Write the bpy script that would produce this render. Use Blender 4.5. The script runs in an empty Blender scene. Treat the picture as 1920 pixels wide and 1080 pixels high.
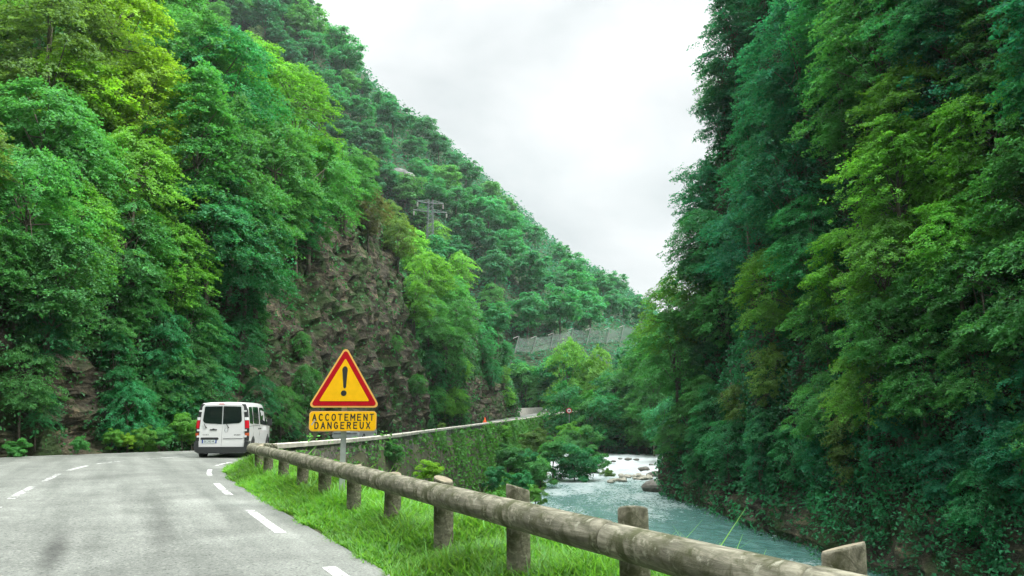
import bpy, bmesh, math, random
import numpy as np
from mathutils import Vector, Matrix, noise
from mathutils.bvhtree import BVHTree
from mathutils.geometry import interpolate_bezier

random.seed(7)
rng = np.random.default_rng(11)
SC = bpy.context.scene
COL = SC.collection

# ------------------------------------------------------------------ camera
F = 1500.0
PITCH = math.atan(230 / 1500.0)
CP, SP = math.cos(PITCH), math.sin(PITCH)
EYE = 1.45
cam_d = bpy.data.cameras.new('camera')
cam = bpy.data.objects.new('camera', cam_d)
COL.objects.link(cam)
cam.location = (0, 0, EYE)
cam.rotation_euler = (math.pi / 2 + PITCH, 0, 0)
cam_d.sensor_width = 36
cam_d.lens = 36 * F / 1920
cam_d.clip_start = 0.1
cam_d.clip_end = 6000
SC.camera = cam

# ------------------------------------------------------------------ light
SUN_EL, SUN_AZ = math.radians(46), math.radians(106)     # azimuth from +y towards +x
SKY_ROT = SUN_AZ
w = bpy.data.worlds.new('World'); SC.world = w; w.use_nodes = True
nt = w.node_tree; nt.nodes.clear()
def N(t, k, **kw):
    n = t.nodes.new(k)
    for a, b in kw.items(): setattr(n, a, b)
    return n
out = N(nt, 'ShaderNodeOutputWorld')
sky = N(nt, 'ShaderNodeTexSky'); sky.sky_type = 'NISHITA'; sky.sun_disc = False
sky.sun_elevation = SUN_EL; sky.sun_rotation = SKY_ROT
bg1 = N(nt, 'ShaderNodeBackground'); bg1.inputs['Strength'].default_value = 0.10
nt.links.new(sky.outputs[0], bg1.inputs['Color'])
tc = N(nt, 'ShaderNodeTexCoord')
sep = N(nt, 'ShaderNodeSeparateXYZ'); nt.links.new(tc.outputs['Generated'], sep.inputs[0])
mp = N(nt, 'ShaderNodeMapping'); mp.inputs['Scale'].default_value = (1.0, 1.0, 2.3); mp.inputs['Location'].default_value = (1.31, 0.42, 0.93)
nt.links.new(tc.outputs['Generated'], mp.inputs[0])
cn = N(nt, 'ShaderNodeTexNoise'); cn.inputs['Scale'].default_value = 2.2; cn.inputs['Detail'].default_value = 5; cn.inputs['Roughness'].default_value = 0.5; cn.inputs['Distortion'].default_value = 0.3
nt.links.new(mp.outputs[0], cn.inputs[0])
cr = N(nt, 'ShaderNodeValToRGB')
cr.color_ramp.elements.new(0.5)
for e_, (p_, c_) in zip(cr.color_ramp.elements, [(0.38, (0.160, 0.1660, 0.1665, 1)), (0.50, (0.200, 0.2020, 0.2020, 1)), (0.68, (0.26, 0.26, 0.26, 1))]):
    e_.position = p_; e_.color = c_
nt.links.new(cn.outputs[0], cr.inputs[0])
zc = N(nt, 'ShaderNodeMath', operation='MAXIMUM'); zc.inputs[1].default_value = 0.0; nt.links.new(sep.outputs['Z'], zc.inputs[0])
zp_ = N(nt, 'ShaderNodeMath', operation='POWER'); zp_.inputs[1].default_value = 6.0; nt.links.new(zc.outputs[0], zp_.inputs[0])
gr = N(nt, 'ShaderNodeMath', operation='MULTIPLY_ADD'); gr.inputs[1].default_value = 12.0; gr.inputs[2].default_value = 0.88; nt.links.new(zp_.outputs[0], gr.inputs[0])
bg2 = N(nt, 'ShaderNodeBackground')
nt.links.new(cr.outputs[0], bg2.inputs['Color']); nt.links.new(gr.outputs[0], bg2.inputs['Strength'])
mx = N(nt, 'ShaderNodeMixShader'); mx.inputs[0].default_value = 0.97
nt.links.new(bg1.outputs[0], mx.inputs[1]); nt.links.new(bg2.outputs[0], mx.inputs[2])
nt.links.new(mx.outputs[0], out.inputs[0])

sd = bpy.data.lights.new('sun', 'SUN'); sd.energy = 1.5; sd.angle = math.radians(12); sd.color = (1.0, 0.96, 0.88)
so = bpy.data.objects.new('sun', sd); COL.objects.link(so)
sdir = Vector((math.sin(SUN_AZ) * math.cos(SUN_EL), math.cos(SUN_AZ) * math.cos(SUN_EL), math.sin(SUN_EL)))
so.rotation_euler = (-sdir).to_track_quat('-Z', 'Y').to_euler()
so.location = (30, -20, 80)

SC.view_settings.view_transform = 'Standard'
SC.view_settings.look = 'None'
SC.view_settings.exposure = 2.3
SC.view_settings.gamma = 1.0
SC.render.engine = 'CYCLES'
SC.cycles.max_bounces = 7
SC.cycles.diffuse_bounces = 4
SC.cycles.transmission_bounces = 4
SC.cycles.transparent_max_bounces = 8
SC.cycles.use_denoising = True

# ------------------------------------------------------------------ helpers
def ray(px, py):
    X = (px - 960) / F; V = (540 - py) / F
    return Vector((X, CP - SP * V, SP + CP * V))
def at(px, py, Y):
    r = ray(px, py); t = Y / r.y
    return Vector((r.x * t, Y, EYE + r.z * t))
def atz(px, py, z):
    r = ray(px, py); t = (z - EYE) / r.z
    return Vector((r.x * t, r.y * t, z))
def proj(p):
    x, y, z = p[0], p[1], p[2] - EYE
    d = y * CP + z * SP; v = -y * SP + z * CP
    d = max(d, 0.01)
    return 960 + F * x / d, 540 - F * v / d, d

def tag(o, label=None, cat=None, group=None, kind=None):
    if label: o['label'] = label
    if cat: o['category'] = cat
    if group: o['group'] = group
    if kind: o['kind'] = kind
    return o
def empty(name, loc=(0, 0, 0), rz=0.0):
    o = bpy.data.objects.new(name, None); COL.objects.link(o)
    o.location = loc; o.rotation_euler = (0, 0, rz); o.empty_display_size = 0.2
    return o
def link(name, me, mat=None, parent=None):
    o = bpy.data.objects.new(name, me); COL.objects.link(o)
    if mat and not me.materials: me.materials.append(mat)
    if parent: o.parent = parent
    return o
def nmesh(name, V, Q, attrs=None, smooth=False):
    """mesh from numpy vertices (n,3) and faces (m,k)"""
    V = np.asarray(V, np.float32); Q = np.asarray(Q, np.int32)
    me = bpy.data.meshes.new(name)
    me.vertices.add(len(V)); me.vertices.foreach_set('co', V.ravel())
    k = Q.shape[1]
    me.loops.add(Q.size); me.loops.foreach_set('vertex_index', Q.ravel())
    me.polygons.add(len(Q))
    me.polygons.foreach_set('loop_start', np.arange(0, Q.size, k, dtype=np.int32))
    me.polygons.foreach_set('loop_total', np.full(len(Q), k, np.int32))
    me.polygons.foreach_set('use_smooth', np.full(len(Q), smooth))
    if attrs:
        for an, (dom, arr) in attrs.items():
            a = me.attributes.new(an, 'FLOAT', dom); a.data.foreach_set('value', np.asarray(arr, np.float32))
    me.update(calc_edges=True); me.validate()
    return me
def grid_faces(nr, nc):
    i = np.arange(nr - 1)[:, None] * nc + np.arange(nc - 1)[None, :]
    return np.stack([i, i + 1, i + nc + 1, i + nc], -1).reshape(-1, 4)
def bm_obj(name, bm, mat, parent=None, smooth=False):
    bmesh.ops.recalc_face_normals(bm, faces=bm.faces[:])
    me = bpy.data.meshes.new(name)
    if smooth:
        for f_ in bm.faces: f_.smooth = True
    bm.to_mesh(me); bm.free()
    return link(name, me, mat, parent)
def add_box(bm, c, s, m=None, bev=0.0):
    r = bmesh.ops.create_cube(bm, size=1.0)
    vs = r['verts']
    for v in vs: v.co = Vector((v.co.x * s[0], v.co.y * s[1], v.co.z * s[2])) + Vector(c)
    if bev:
        es = list({e for v in vs for e in v.link_edges})
        rb = bmesh.ops.bevel(bm, geom=es, offset=bev, segments=2, affect='EDGES')
        vs = list({v for f_ in rb['faces'] for v in f_.verts} | {v for v in vs if v.is_valid})
    if m:
        for v in vs:
            if v.is_valid: v.co = m @ v.co
def add_tube(bm, pts, rad, seg=10, cap=True):
    rings = []
    n = len(pts); pts = [Vector(p) for p in pts]
    rad = rad if isinstance(rad, (list, tuple)) else [rad] * n
    for i, p in enumerate(pts):
        t = (pts[min(i + 1, n - 1)] - pts[max(i - 1, 0)]).normalized()
        a = t.cross(Vector((0, 0, 1)))
        if a.length < 1e-3: a = t.cross(Vector((1, 0, 0)))
        a.normalize(); b = t.cross(a)
        rings.append([bm.verts.new(p + (a * math.cos(2 * math.pi * k / seg) + b * math.sin(2 * math.pi * k / seg)) * rad[i]) for k in range(seg)])
    for i in range(n - 1):
        for k in range(seg):
            bm.faces.new((rings[i][k], rings[i][(k + 1) % seg], rings[i + 1][(k + 1) % seg], rings[i + 1][k]))
    if cap:
        bm.faces.new(rings[0]); bm.faces.new(rings[-1])
def add_prism(bm, poly, y0, y1, m=None):
    """poly in (x,z), extruded y0..y1"""
    a = [bm.verts.new((x, y0, z)) for x, z in poly]
    b = [bm.verts.new((x, y1, z)) for x, z in poly]
    n = len(poly)
    bm.faces.new(a); bm.faces.new(b)
    for i in range(n): bm.faces.new((a[i], a[(i + 1) % n], b[(i + 1) % n], b[i]))
    if m:
        for v in a + b: v.co = m @ v.co
def catmull(P, n=10):
    P = [np.array(p, float) for p in P]
    P = [2 * P[0] - P[1]] + P + [2 * P[-1] - P[-2]]
    o = []
    for i in range(1, len(P) - 2):
        p0, p1, p2, p3 = P[i - 1:i + 3]
        # centripetal-ish: plain cardinal with tangents limited by the shorter neighbour
        d1 = np.linalg.norm(p2 - p1) + 1e-6; d0 = np.linalg.norm(p1 - p0) + 1e-6; d2 = np.linalg.norm(p3 - p2) + 1e-6
        m1 = ((p1 - p0) / d0 * d1 + (p2 - p1) / d1 * d0) / (d0 + d1) * d1
        m2 = ((p2 - p1) / d1 * d2 + (p3 - p2) / d2 * d1) / (d1 + d2) * d1
        for k in range(n):
            t = k / n; t2 = t * t; t3 = t2 * t
            o.append((2 * t3 - 3 * t2 + 1) * p1 + (t3 - 2 * t2 + t) * m1 + (-2 * t3 + 3 * t2) * p2 + (t3 - t2) * m2)
    o.append(P[-2])
    return np.array(o)
def resample(P, ds):
    P = np.asarray(P, float)
    L = np.r_[0, np.cumsum(np.linalg.norm(np.diff(P, axis=0), axis=1))]
    n = max(2, int(L[-1] / ds))
    t = np.linspace(0, L[-1], n)
    return np.stack([np.interp(t, L, P[:, k]) for k in range(P.shape[1])], -1)
def fbm(p, s, o=4):
    return noise.fractal(Vector(p) * s, 1.0, 2.0, o)

# ------------------------------------------------------------------ materials
def mat(name):
    m = bpy.data.materials.new(name); m.use_nodes = True
    t = m.node_tree; t.nodes.clear()
    o = N(t, 'ShaderNodeOutputMaterial')
    return m, t, o
def simple(name, col, rough=0.5, metal=0.0, spec=0.5, nscale=0, namp=0.15, bump=0.0, coat=0.0, trans=0.0):
    m, t, o = mat(name)
    b = N(t, 'ShaderNodeBsdfPrincipled'); t.links.new(b.outputs[0], o.inputs[0])
    b.inputs['Base Color'].default_value = (*col, 1); b.inputs['Roughness'].default_value = rough
    b.inputs['Metallic'].default_value = metal; b.inputs['Specular IOR Level'].default_value = spec
    b.inputs['Coat Weight'].default_value = coat
    b.inputs['Transmission Weight'].default_value = trans
    if nscale:
        c = N(t, 'ShaderNodeTexCoord'); n = N(t, 'ShaderNodeTexNoise'); n.inputs['Scale'].default_value = nscale; n.inputs['Detail'].default_value = 6
        t.links.new(c.outputs['Object'], n.inputs[0])
        r = N(t, 'ShaderNodeMapRange'); r.inputs[1].default_value = 0.3; r.inputs[2].default_value = 0.7; r.inputs[3].default_value = 1 - namp; r.inputs[4].default_value = 1 + namp
        t.links.new(n.outputs[0], r.inputs[0])
        v = N(t, 'ShaderNodeVectorMath', operation='SCALE'); v.inputs[0].default_value = col
        t.links.new(r.outputs[0], v.inputs['Scale']); t.links.new(v.outputs[0], b.inputs['Base Color'])
        if bump:
            bp = N(t, 'ShaderNodeBump'); bp.inputs['Strength'].default_value = bump; bp.inputs['Distance'].default_value = 0.02
            t.links.new(n.outputs[0], bp.inputs['Height']); t.links.new(bp.outputs[0], b.inputs['Normal'])
    return m
def ramp(t, src, stops):
    r = N(t, 'ShaderNodeValToRGB'); e = r.color_ramp.elements
    while len(e) < len(stops): e.new(0.5)
    for i, (p, c) in enumerate(stops):
        e[i].position = p; e[i].color = (*c, 1) if len(c) == 3 else c
    t.links.new(src, r.inputs[0]); return r
def tnoise(t, vec, scale, detail=5, rough=0.55, dist=0.0):
    n = N(t, 'ShaderNodeTexNoise'); n.inputs['Scale'].default_value = scale; n.inputs['Detail'].default_value = detail
    n.inputs['Roughness'].default_value = rough; n.inputs['Distortion'].default_value = dist
    if vec is not None: t.links.new(vec, n.inputs[0])
    return n
def mixc(t, f, a, b, blend='MIX'):
    m = N(t, 'ShaderNodeMix', data_type='RGBA', blend_type=blend)
    def put(i, v):
        if hasattr(v, 'links'): t.links.new(v, m.inputs[i])
        elif isinstance(v, (int, float)): m.inputs[i].default_value = v
        else: m.inputs[i].default_value = (*v, 1)
    put(0, f); put(6, a); put(7, b)
    return m.outputs[2]

def leaf_material(name, use_obj=True, col=(0.05, 0.14, 0.04), trans=0.5, hue2=(0.13, 0.2, 0.03)):
    m, t, o = mat(name)
    at_ = N(t, 'ShaderNodeAttribute'); at_.attribute_name = 'tint'
    if use_obj:
        oi = N(t, 'ShaderNodeObjectInfo'); base = oi.outputs['Color']
    else:
        rgb = N(t, 'ShaderNodeRGB'); rgb.outputs[0].default_value = (*col, 1); base = rgb.outputs[0]
    r = N(t, 'ShaderNodeMapRange'); r.inputs[3].default_value = 0.55; r.inputs[4].default_value = 1.5
    t.links.new(at_.outputs['Fac'], r.inputs[0])
    v = N(t, 'ShaderNodeVectorMath', operation='SCALE'); t.links.new(base, v.inputs[0]); t.links.new(r.outputs[0], v.inputs['Scale'])
    g = N(t, 'ShaderNodeNewGeometry')
    rr = N(t, 'ShaderNodeMapRange'); rr.inputs[3].default_value = 0.0; rr.inputs[4].default_value = 0.28
    t.links.new(g.outputs['Random Per Island'], rr.inputs[0])
    c = mixc(t, rr.outputs[0], v.outputs[0], hue2)
    d = N(t, 'ShaderNodeBsdfDiffuse'); t.links.new(c, d.inputs[0])
    tr = N(t, 'ShaderNodeBsdfTranslucent')
    sc = N(t, 'ShaderNodeVectorMath', operation='MULTIPLY'); sc.inputs[1].default_value = (1.25, 1.35, 0.7); t.links.new(c, sc.inputs[0]); t.links.new(sc.outputs[0], tr.inputs[0])
    ms = N(t, 'ShaderNodeMixShader'); ms.inputs[0].default_value = trans
    t.links.new(d.outputs[0], ms.inputs[1]); t.links.new(tr.outputs[0], ms.inputs[2])
    gl = N(t, 'ShaderNodeBsdfGlossy'); gl.inputs['Roughness'].default_value = 0.5; gl.inputs['Color'].default_value = (0.6, 1, 0.8, 1)
    m2 = N(t, 'ShaderNodeMixShader'); m2.inputs[0].default_value = 0.022
    t.links.new(ms.outputs[0], m2.inputs[1]); t.links.new(gl.outputs[0], m2.inputs[2])
    t.links.new(m2.outputs[0], o.inputs[0])
    return m
M_LEAF = leaf_material('leaf')
M_BARK = simple('bark', (0.10, 0.085, 0.065), 0.9, nscale=6, namp=0.4, bump=0.5)

def terrain_material(name, rock, soil):
    m, t, o = mat(name)
    c = N(t, 'ShaderNodeTexCoord'); P = c.outputs['Object']
    n1 = tnoise(t, P, 0.35, 8, 0.62, 0.6)
    mpn = N(t, 'ShaderNodeMapping'); mpn.inputs['Scale'].default_value = (0.60, 0.60, 1.5); mpn.inputs['Rotation'].default_value = (0.75, 0.5, 0)
    t.links.new(P, mpn.inputs[0])
    n2 = tnoise(t, mpn.outputs[0], 1.1, 8, 0.7, 1.2)
    vo = N(t, 'ShaderNodeTexVoronoi'); vo.inputs['Scale'].default_value = 1.3; t.links.new(mpn.outputs[0], vo.inputs[0])
    r1 = ramp(t, n2.outputs[0], [(0.28, rock[0]), (0.45, rock[1]), (0.58, rock[2]), (0.72, rock[3])])
    gm = ramp(t, n1.outputs[0], [(0.47, (0, 0, 0)), (0.60, (1, 1, 1))])
    rk = N(t, 'ShaderNodeAttribute'); rk.attribute_name = 'rock'
    col = mixc(t, gm.outputs[0], r1.outputs[0], soil)
    n3 = tnoise(t, P, 7.0, 4, 0.7)
    r3 = ramp(t, n3.outputs[0], [(0.3, (0.55, 0.55, 0.55)), (0.7, (1.35, 1.35, 1.35))])
    col = mixc(t, 1.0, col, r3.outputs[0], 'MULTIPLY')
    b = N(t, 'ShaderNodeBsdfPrincipled'); b.inputs['Roughness'].default_value = 0.9; b.inputs['Specular IOR Level'].default_value = 0.2
    t.links.new(col, b.inputs['Base Color'])
    ad = N(t, 'ShaderNodeMath', operation='ADD'); t.links.new(n2.outputs[0], ad.inputs[0]); t.links.new(vo.outputs['Distance'], ad.inputs[1])
    ad2 = N(t, 'ShaderNodeMath', operation='MULTIPLY_ADD'); ad2.inputs[1].default_value = 0.4; t.links.new(n3.outputs[0], ad2.inputs[0]); t.links.new(ad.outputs[0], ad2.inputs[2])
    bp = N(t, 'ShaderNodeBump'); bp.inputs['Strength'].default_value = 0.9; bp.inputs['Distance'].default_value = 0.35
    t.links.new(ad2.outputs[0], bp.inputs['Height']); t.links.new(bp.outputs[0], b.inputs['Normal'])
    t.links.new(b.outputs[0], o.inputs[0])
    return m
M_CLIFF = terrain_material('cliff_rock', [(0.014, 0.016, 0.012), (0.046, 0.043, 0.031), (0.104, 0.093, 0.064), (0.29, 0.24, 0.145)], (0.036, 0.070, 0.022))
M_HILL = terrain_material('hill_soil', [(0.02, 0.025, 0.015), (0.04, 0.045, 0.03), (0.05, 0.075, 0.04), (0.10, 0.12, 0.07)], (0.03, 0.085, 0.03))

# ------------------------------------------------------------------ air
def build_haze():
    m, t, o = mat('haze_air')
    v = N(t, 'ShaderNodeVolumePrincipled'); v.inputs['Color'].default_value = (0.80, 0.97, 0.95, 1); v.inputs['Density'].default_value = 0.00016; v.inputs['Anisotropy'].default_value = 0.2
    t.links.new(v.outputs[0], o.inputs['Volume'])
    bm = bmesh.new(); add_box(bm, (0, 250, 120), (1500, 1100, 262))
    tag(bm_obj('haze', bm, m), kind='stuff')

# ------------------------------------------------------------------ base ground
V = [(-720, -280, -9), (720, -280, -9), (720, 780, -9), (-720, 780, -9)]
tag(link('ground', nmesh('ground', V, [(0, 1, 2, 3)]), M_HILL), kind='structure')

# ------------------------------------------------------------------ road
ROWS = [((14.7, -25), (8.1, -28.4), 0), ((-1.17, 7.64), (-7.7, 4.3), 0), ((-3.56, 12.45), (-11, 10.5), 0), ((-5.45, 16.35), (-14, 16.2), 0),
        ((-7.05, 20.1), (-16.4, 22), -.03), ((-8.2, 24), (-17.6, 27.2), -.12), ((-8.5, 27.4), (-16.8, 30.6), -.19), ((-7.95, 31.7), (-15.1, 34.5), -.27),
        ((-7.05, 38.6), (-14.2, 39.5), -.42), ((-5.95, 52.6), (-13.1, 53.2), -.58), ((-3.6, 80), (-10.8, 80.7), -.68), ((-.6, 112), (-7.6, 113), -.68),
        ((2.6, 145), (-4.2, 147), -.4), ((6, 160), (.8, 163.5), .3), ((12, 170), (8, 176), 1.15), ((22, 178), (20, 185), 1.8), ((40, 184), (39, 191), 2.3)]
RE = catmull([(*a, z) for a, b, z in ROWS], 14)
RL = catmull([(*b, z) for a, b, z in ROWS], 14)
NV = 16
Vr = np.stack([RE * (1 - k / NV) + RL * (k / NV) for k in range(NV + 1)], 1)
crown = 0.012 * (1 - (np.linspace(-1, 1, NV + 1) ** 2)); Vr[:, :, 2] += crown[None] - 0.0
def road_uv(u, v):
    """u index along (float), v 0..1 across -> point on road"""
    i = min(int(u), len(RE) - 2); f_ = u - i
    a = RE[i] * (1 - f_) + RE[i + 1] * f_; b = RL[i] * (1 - f_) + RL[i + 1] * f_
    p = a * (1 - v) + b * v; p = p.copy(); p[2] += 0.012 * (1 - (2 * v - 1) ** 2)
    return p
def asphalt():
    m, t, o = mat('asphalt')
    c = N(t, 'ShaderNodeTexCoord'); P = c.outputs['Object']
    fine = tnoise(t, P, 38, 3, 0.85); mid = tnoise(t, P, 1.3, 6, 0.6); big = tnoise(t, P, 0.22, 5, 0.55, 0.4)
    # wear runs along the road: stretched noise
    mpn = N(t, 'ShaderNodeMapping'); mpn.vector_type = 'TEXTURE'; mpn.inputs['Rotation'].default_value = (0, 0, math.radians(26)); mpn.inputs['Scale'].default_value = (0.55, 9.0, 1)
    t.links.new(P, mpn.inputs[0]); st = tnoise(t, mpn.outputs[0], 1.0, 5, 0.6)
    base = ramp(t, mid.outputs[0], [(0.3, (0.120, 0.130, 0.116)), (0.7, (0.182, 0.194, 0.175))])
    b2 = ramp(t, big.outputs[0], [(0.35, (0.82, 0.82, 0.82)), (0.68, (1.12, 1.12, 1.12))])
    col = mixc(t, 1.0, base.outputs[0], b2.outputs[0], 'MULTIPLY')
    s2 = ramp(t, st.outputs[0], [(0.36, (0.66, 0.68, 0.67)), (0.60, (1.10, 1.10, 1.10))])
    col = mixc(t, 0.8, col, s2.outputs[0], 'MULTIPLY')
    f2 = ramp(t, fine.outputs[0], [(0.32, (0.30, 0.32, 0.31)), (0.44, (0.95, 0.95, 0.95)), (0.56, (1.05, 1.05, 1.05)), (0.70, (1.7, 1.7, 1.65))])
    col = mixc(t, 0.85, col, f2.outputs[0], 'MULTIPLY')
    sp = tnoise(t, P, 19, 3, 0.8)
    sp2 = ramp(t, sp.outputs[0], [(0.34, (0.34, 0.36, 0.34)), (0.44, (1, 1, 1)), (0.58, (1, 1, 1)), (0.66, (1.45, 1.45, 1.40))])
    col = mixc(t, 0.8, col, sp2.outputs[0], 'MULTIPLY')
    for (px_, py_, rx_, ry_, rot_, tone) in ((103, 1035, 0.13, 1.5, 26, 0.50), (300, 985, 0.16, 2.2, 24, 0.72), (335, 905, 0.3, 2.0, 26, 0.85), (430, 942, 0.9, 0.75, 20, 1.28), (520, 1008, 0.9, 0.55, 20, 1.30), (210, 893, 2.2, 0.6, 60, 0.80), (560, 1065, 0.5, 0.4, 10, 1.2)):
        q_ = atz(px_, py_, 0)
        m_ = N(t, 'ShaderNodeMapping'); m_.vector_type = 'TEXTURE'; m_.inputs['Location'].default_value = q_; m_.inputs['Rotation'].default_value = (0, 0, math.radians(rot_)); m_.inputs['Scale'].default_value = (rx_, ry_, 1)
        t.links.new(P, m_.inputs[0])
        nz = tnoise(t, P, 3.5, 6, 0.75); av = N(t, 'ShaderNodeVectorMath', operation='LENGTH'); t.links.new(m_.outputs[0], av.inputs[0])
        sm_ = N(t, 'ShaderNodeMath', operation='MULTIPLY_ADD'); sm_.inputs[1].default_value = 1.6; t.links.new(nz.outputs[0], sm_.inputs[0]); t.links.new(av.outputs['Value'], sm_.inputs[2])
        rm_ = ramp(t, sm_.outputs[0], [(0.0, (tone,) * 3), (1.0, (1, 1, 1))]); mr = N(t, 'ShaderNodeMapRange'); mr.inputs[1].default_value = 1.15; mr.inputs[2].default_value = 2.1
        t.links.new(sm_.outputs[0], mr.inputs[0]); t.links.new(mr.outputs[0], rm_.inputs[0])
        col = mixc(t, 1.0, col, rm_.outputs[0], 'MULTIPLY')
    b = N(t, 'ShaderNodeBsdfPrincipled'); b.inputs['Roughness'].default_value = 0.75; b.inputs['Specular IOR Level'].default_value = 0.35
    t.links.new(col, b.inputs['Base Color'])
    bp = N(t, 'ShaderNodeBump'); bp.inputs['Strength'].default_value = 0.45; bp.inputs['Distance'].default_value = 0.008
    t.links.new(fine.outputs[0], bp.inputs['Height']); t.links.new(bp.outputs[0], b.inputs['Normal'])
    t.links.new(b.outputs[0], o.inputs[0])
    return m
M_ASPH = asphalt()
road = tag(link('road', nmesh('road', Vr.reshape(-1, 3), grid_faces(len(RE), NV + 1), smooth=True), M_ASPH), kind='structure')
def worn(name, col, lo, hi, sc=9.0, rough=0.7):
    """thin worn layer: breaks up through noise"""
    m, t, o = mat(name)
    c = N(t, 'ShaderNodeTexCoord'); n = tnoise(t, c.outputs['Object'], sc, 6, 0.7); n2 = tnoise(t, c.outputs['Object'], 1.1, 3, 0.6)
    ad = N(t, 'ShaderNodeMath', operation='MULTIPLY_ADD'); ad.inputs[1].default_value = 0.5; t.links.new(n2.outputs[0], ad.inputs[0]); t.links.new(n.outputs[0], ad.inputs[2])
    r = ramp(t, ad.outputs[0], [(lo, (0, 0, 0)), (hi, (1, 1, 1))])
    b = N(t, 'ShaderNodeBsdfPrincipled'); b.inputs['Base Color'].default_value = (*col, 1); b.inputs['Roughness'].default_value = rough
    tr = N(t, 'ShaderNodeBsdfTransparent'); ms = N(t, 'ShaderNodeMixShader')
    t.links.new(r.outputs[0], ms.inputs[0]); t.links.new(tr.outputs[0], ms.inputs[1]); t.links.new(b.outputs[0], ms.inputs[2])
    t.links.new(ms.outputs[0], o.inputs[0])
    return m
M_PAINT = worn('road_paint', (0.46, 0.47, 0.45), 0.60, 0.74)
M_TAR = worn('tar_stain', (0.105, 0.110, 0.102), 0.70, 1.15, 14.0)
M_PALE = worn('pale_wear', (0.27, 0.28, 0.25), 0.60, 1.0, 16.0)
LEN_E = np.r_[0, np.cumsum(np.linalg.norm(np.diff(RE[:, :2], axis=0), axis=1))]
LEN_C = np.r_[0, np.cumsum(np.linalg.norm(np.diff((RE + RL)[:, :2] / 2, axis=0), axis=1))]
LEN_L = np.r_[0, np.cumsum(np.linalg.norm(np.diff(RL[:, :2], axis=0), axis=1))]
def strip(name, s0, s1, Ltab, vfun, wid, m, dz=0.004, n=8, kindname=None):
    V = []
    for s in np.linspace(s0, s1, n):
        u = np.interp(s, Ltab, np.arange(len(Ltab)))
        i = min(int(u), len(RE) - 2)
        wroad = np.linalg.norm(RE[i, :2] - RL[i, :2])
        v = vfun(wroad, s); dv = wid / wroad / 2
        a = road_uv(u, v - dv); b = road_uv(u, v + dv)
        a[2] += dz; b[2] += dz; V += [a, b]
    Q = [(2 * i, 2 * i + 1, 2 * i + 3, 2 * i + 2) for i in range(n - 1)]
    return link(name, nmesh(name, V, Q), m, road)
def sy(Lt, R, y, lim=None):   # arc length where the polyline reaches y
    k = int(np.argmin(np.abs(R[:140, 1] - y))); return Lt[k]
CEN = (RE + RL) / 2
s0 = sy(LEN_E, RE, 10.2)
for k in range(-3, 26):
    a = s0 + k * 4.75
    if a > 0: strip('edge_marking', a, a + 2.45, LEN_E, lambda w_, s_: 0.42 / w_, 0.13, M_PAINT)
SCV = [0, sy(LEN_C, CEN, 12.3), sy(LEN_C, CEN, 17), sy(LEN_C, CEN, 28), sy(LEN_C, CEN, 40), 400]
M_PAINT2 = worn('faded_road_paint', (0.46, 0.47, 0.45), 0.62, 0.80)
s0 = sy(LEN_C, CEN, 13.6)
for k in range(-4, 34):
    a = s0 + k * 3.7
    if a > 0: strip('centre_marking', a, a + 2.45, LEN_C, lambda w_, s_: float(np.interp(s_, SCV, [0.50, 0.50, 0.455, 0.42, 0.45, 0.5])), 0.13, M_PAINT2)
s0 = sy(LEN_L, RL, 28.2)
for k in range(-6, 20):
    a = s0 + k * 3.9
    if a > 0: strip('edge_marking', a, a + 2.4, LEN_L, lambda w_, s_: 1 - 0.35 / w_, 0.14, M_PAINT2)
# ------------------------------------------------------------------ river bank / verge
WALLP = catmull([(-8.05, 27.4, .35), (-7.46, 31.7, .30), (-6.56, 38.6, .25), (-5.48, 52.6, .22), (-3.13, 80, .2), (-.1, 112, .22), (3.15, 145, .28), (6.6, 160, .62), (12.4, 169.4, 1.3), (22, 177.3, 2.0)], 10)
def dist_poly(XY, P):
    """signed distance (right side positive) of points to polyline"""
    best = np.full(len(XY), 1e9); sign = np.ones(len(XY)); zz = np.zeros(len(XY))
    for a, b in zip(P[:-1], P[1:]):
        d = b[:2] - a[:2]; L2 = d @ d
        if L2 < 1e-9: continue
        t = np.clip(((XY - a[:2]) @ d) / L2, 0, 1)
        q = a[:2] + t[:, None] * d; r = XY - q
        dist = np.linalg.norm(r, axis=1)
        cr_ = d[0] * r[:, 1] - d[1] * r[:, 0]
        k = dist < best
        best[k] = dist[k]; sign[k] = np.where(cr_[k] < 0, 1, -1)
        if P.shape[1] > 2: zz[k] = (a[2] + t * (b[2] - a[2]))[k]
    return best * sign, zz
def sm(x): x = np.clip(x, 0, 1); return x * x * (3 - 2 * x)
BL = RE[RE[:, 1] < 176]
def bank_z(XY):
    du, zr = dist_poly(XY, BL)
    y = XY[:, 1]
    wv = 2.25 - 1.6 * sm((y - 17) / 9)
    slope = 1.25 + 2.0 * sm((y - 20) / 8) + 3 * sm((y - 27) / 6)
    flat = zr + 0.10 * sm(du / 0.9) - 0.02
    over = np.maximum(du - wv, 0)
    z = flat - slope * over - 0.15 * np.minimum(over, 1) 
    floor = -6.5 - 0.17 * np.maximum(du - 3, 0)
    z = np.maximum(z, floor)
    z = np.where(du < 0, np.minimum(zr - 0.02 + du * 0.6, zr - 0.02), z)
    return z, du
xs = np.arange(-13, 30, 0.35); ys = np.r_[np.arange(-30, 34, 0.35), np.arange(34, 176, 0.8)]
XX, YY = np.meshgrid(xs, ys); XY = np.stack([XX.ravel(), YY.ravel()], 1)
bz, bdu = bank_z(XY)
for i in range(len(XY)):
    if bdu[i] > 1.2: bz[i] += 0.25 * fbm((XY[i, 0], XY[i, 1], 0), 0.5) * min(1, bdu[i] - 1.2)
Q = grid_faces(len(ys), len(xs))
keep = (bdu[Q].min(1) > -1.2) & (bdu[Q].max(1) < 34)
M_EARTH = simple('verge_earth', (0.06, 0.065, 0.03), 0.95, nscale=3, namp=0.45, bump=0.6)
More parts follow.
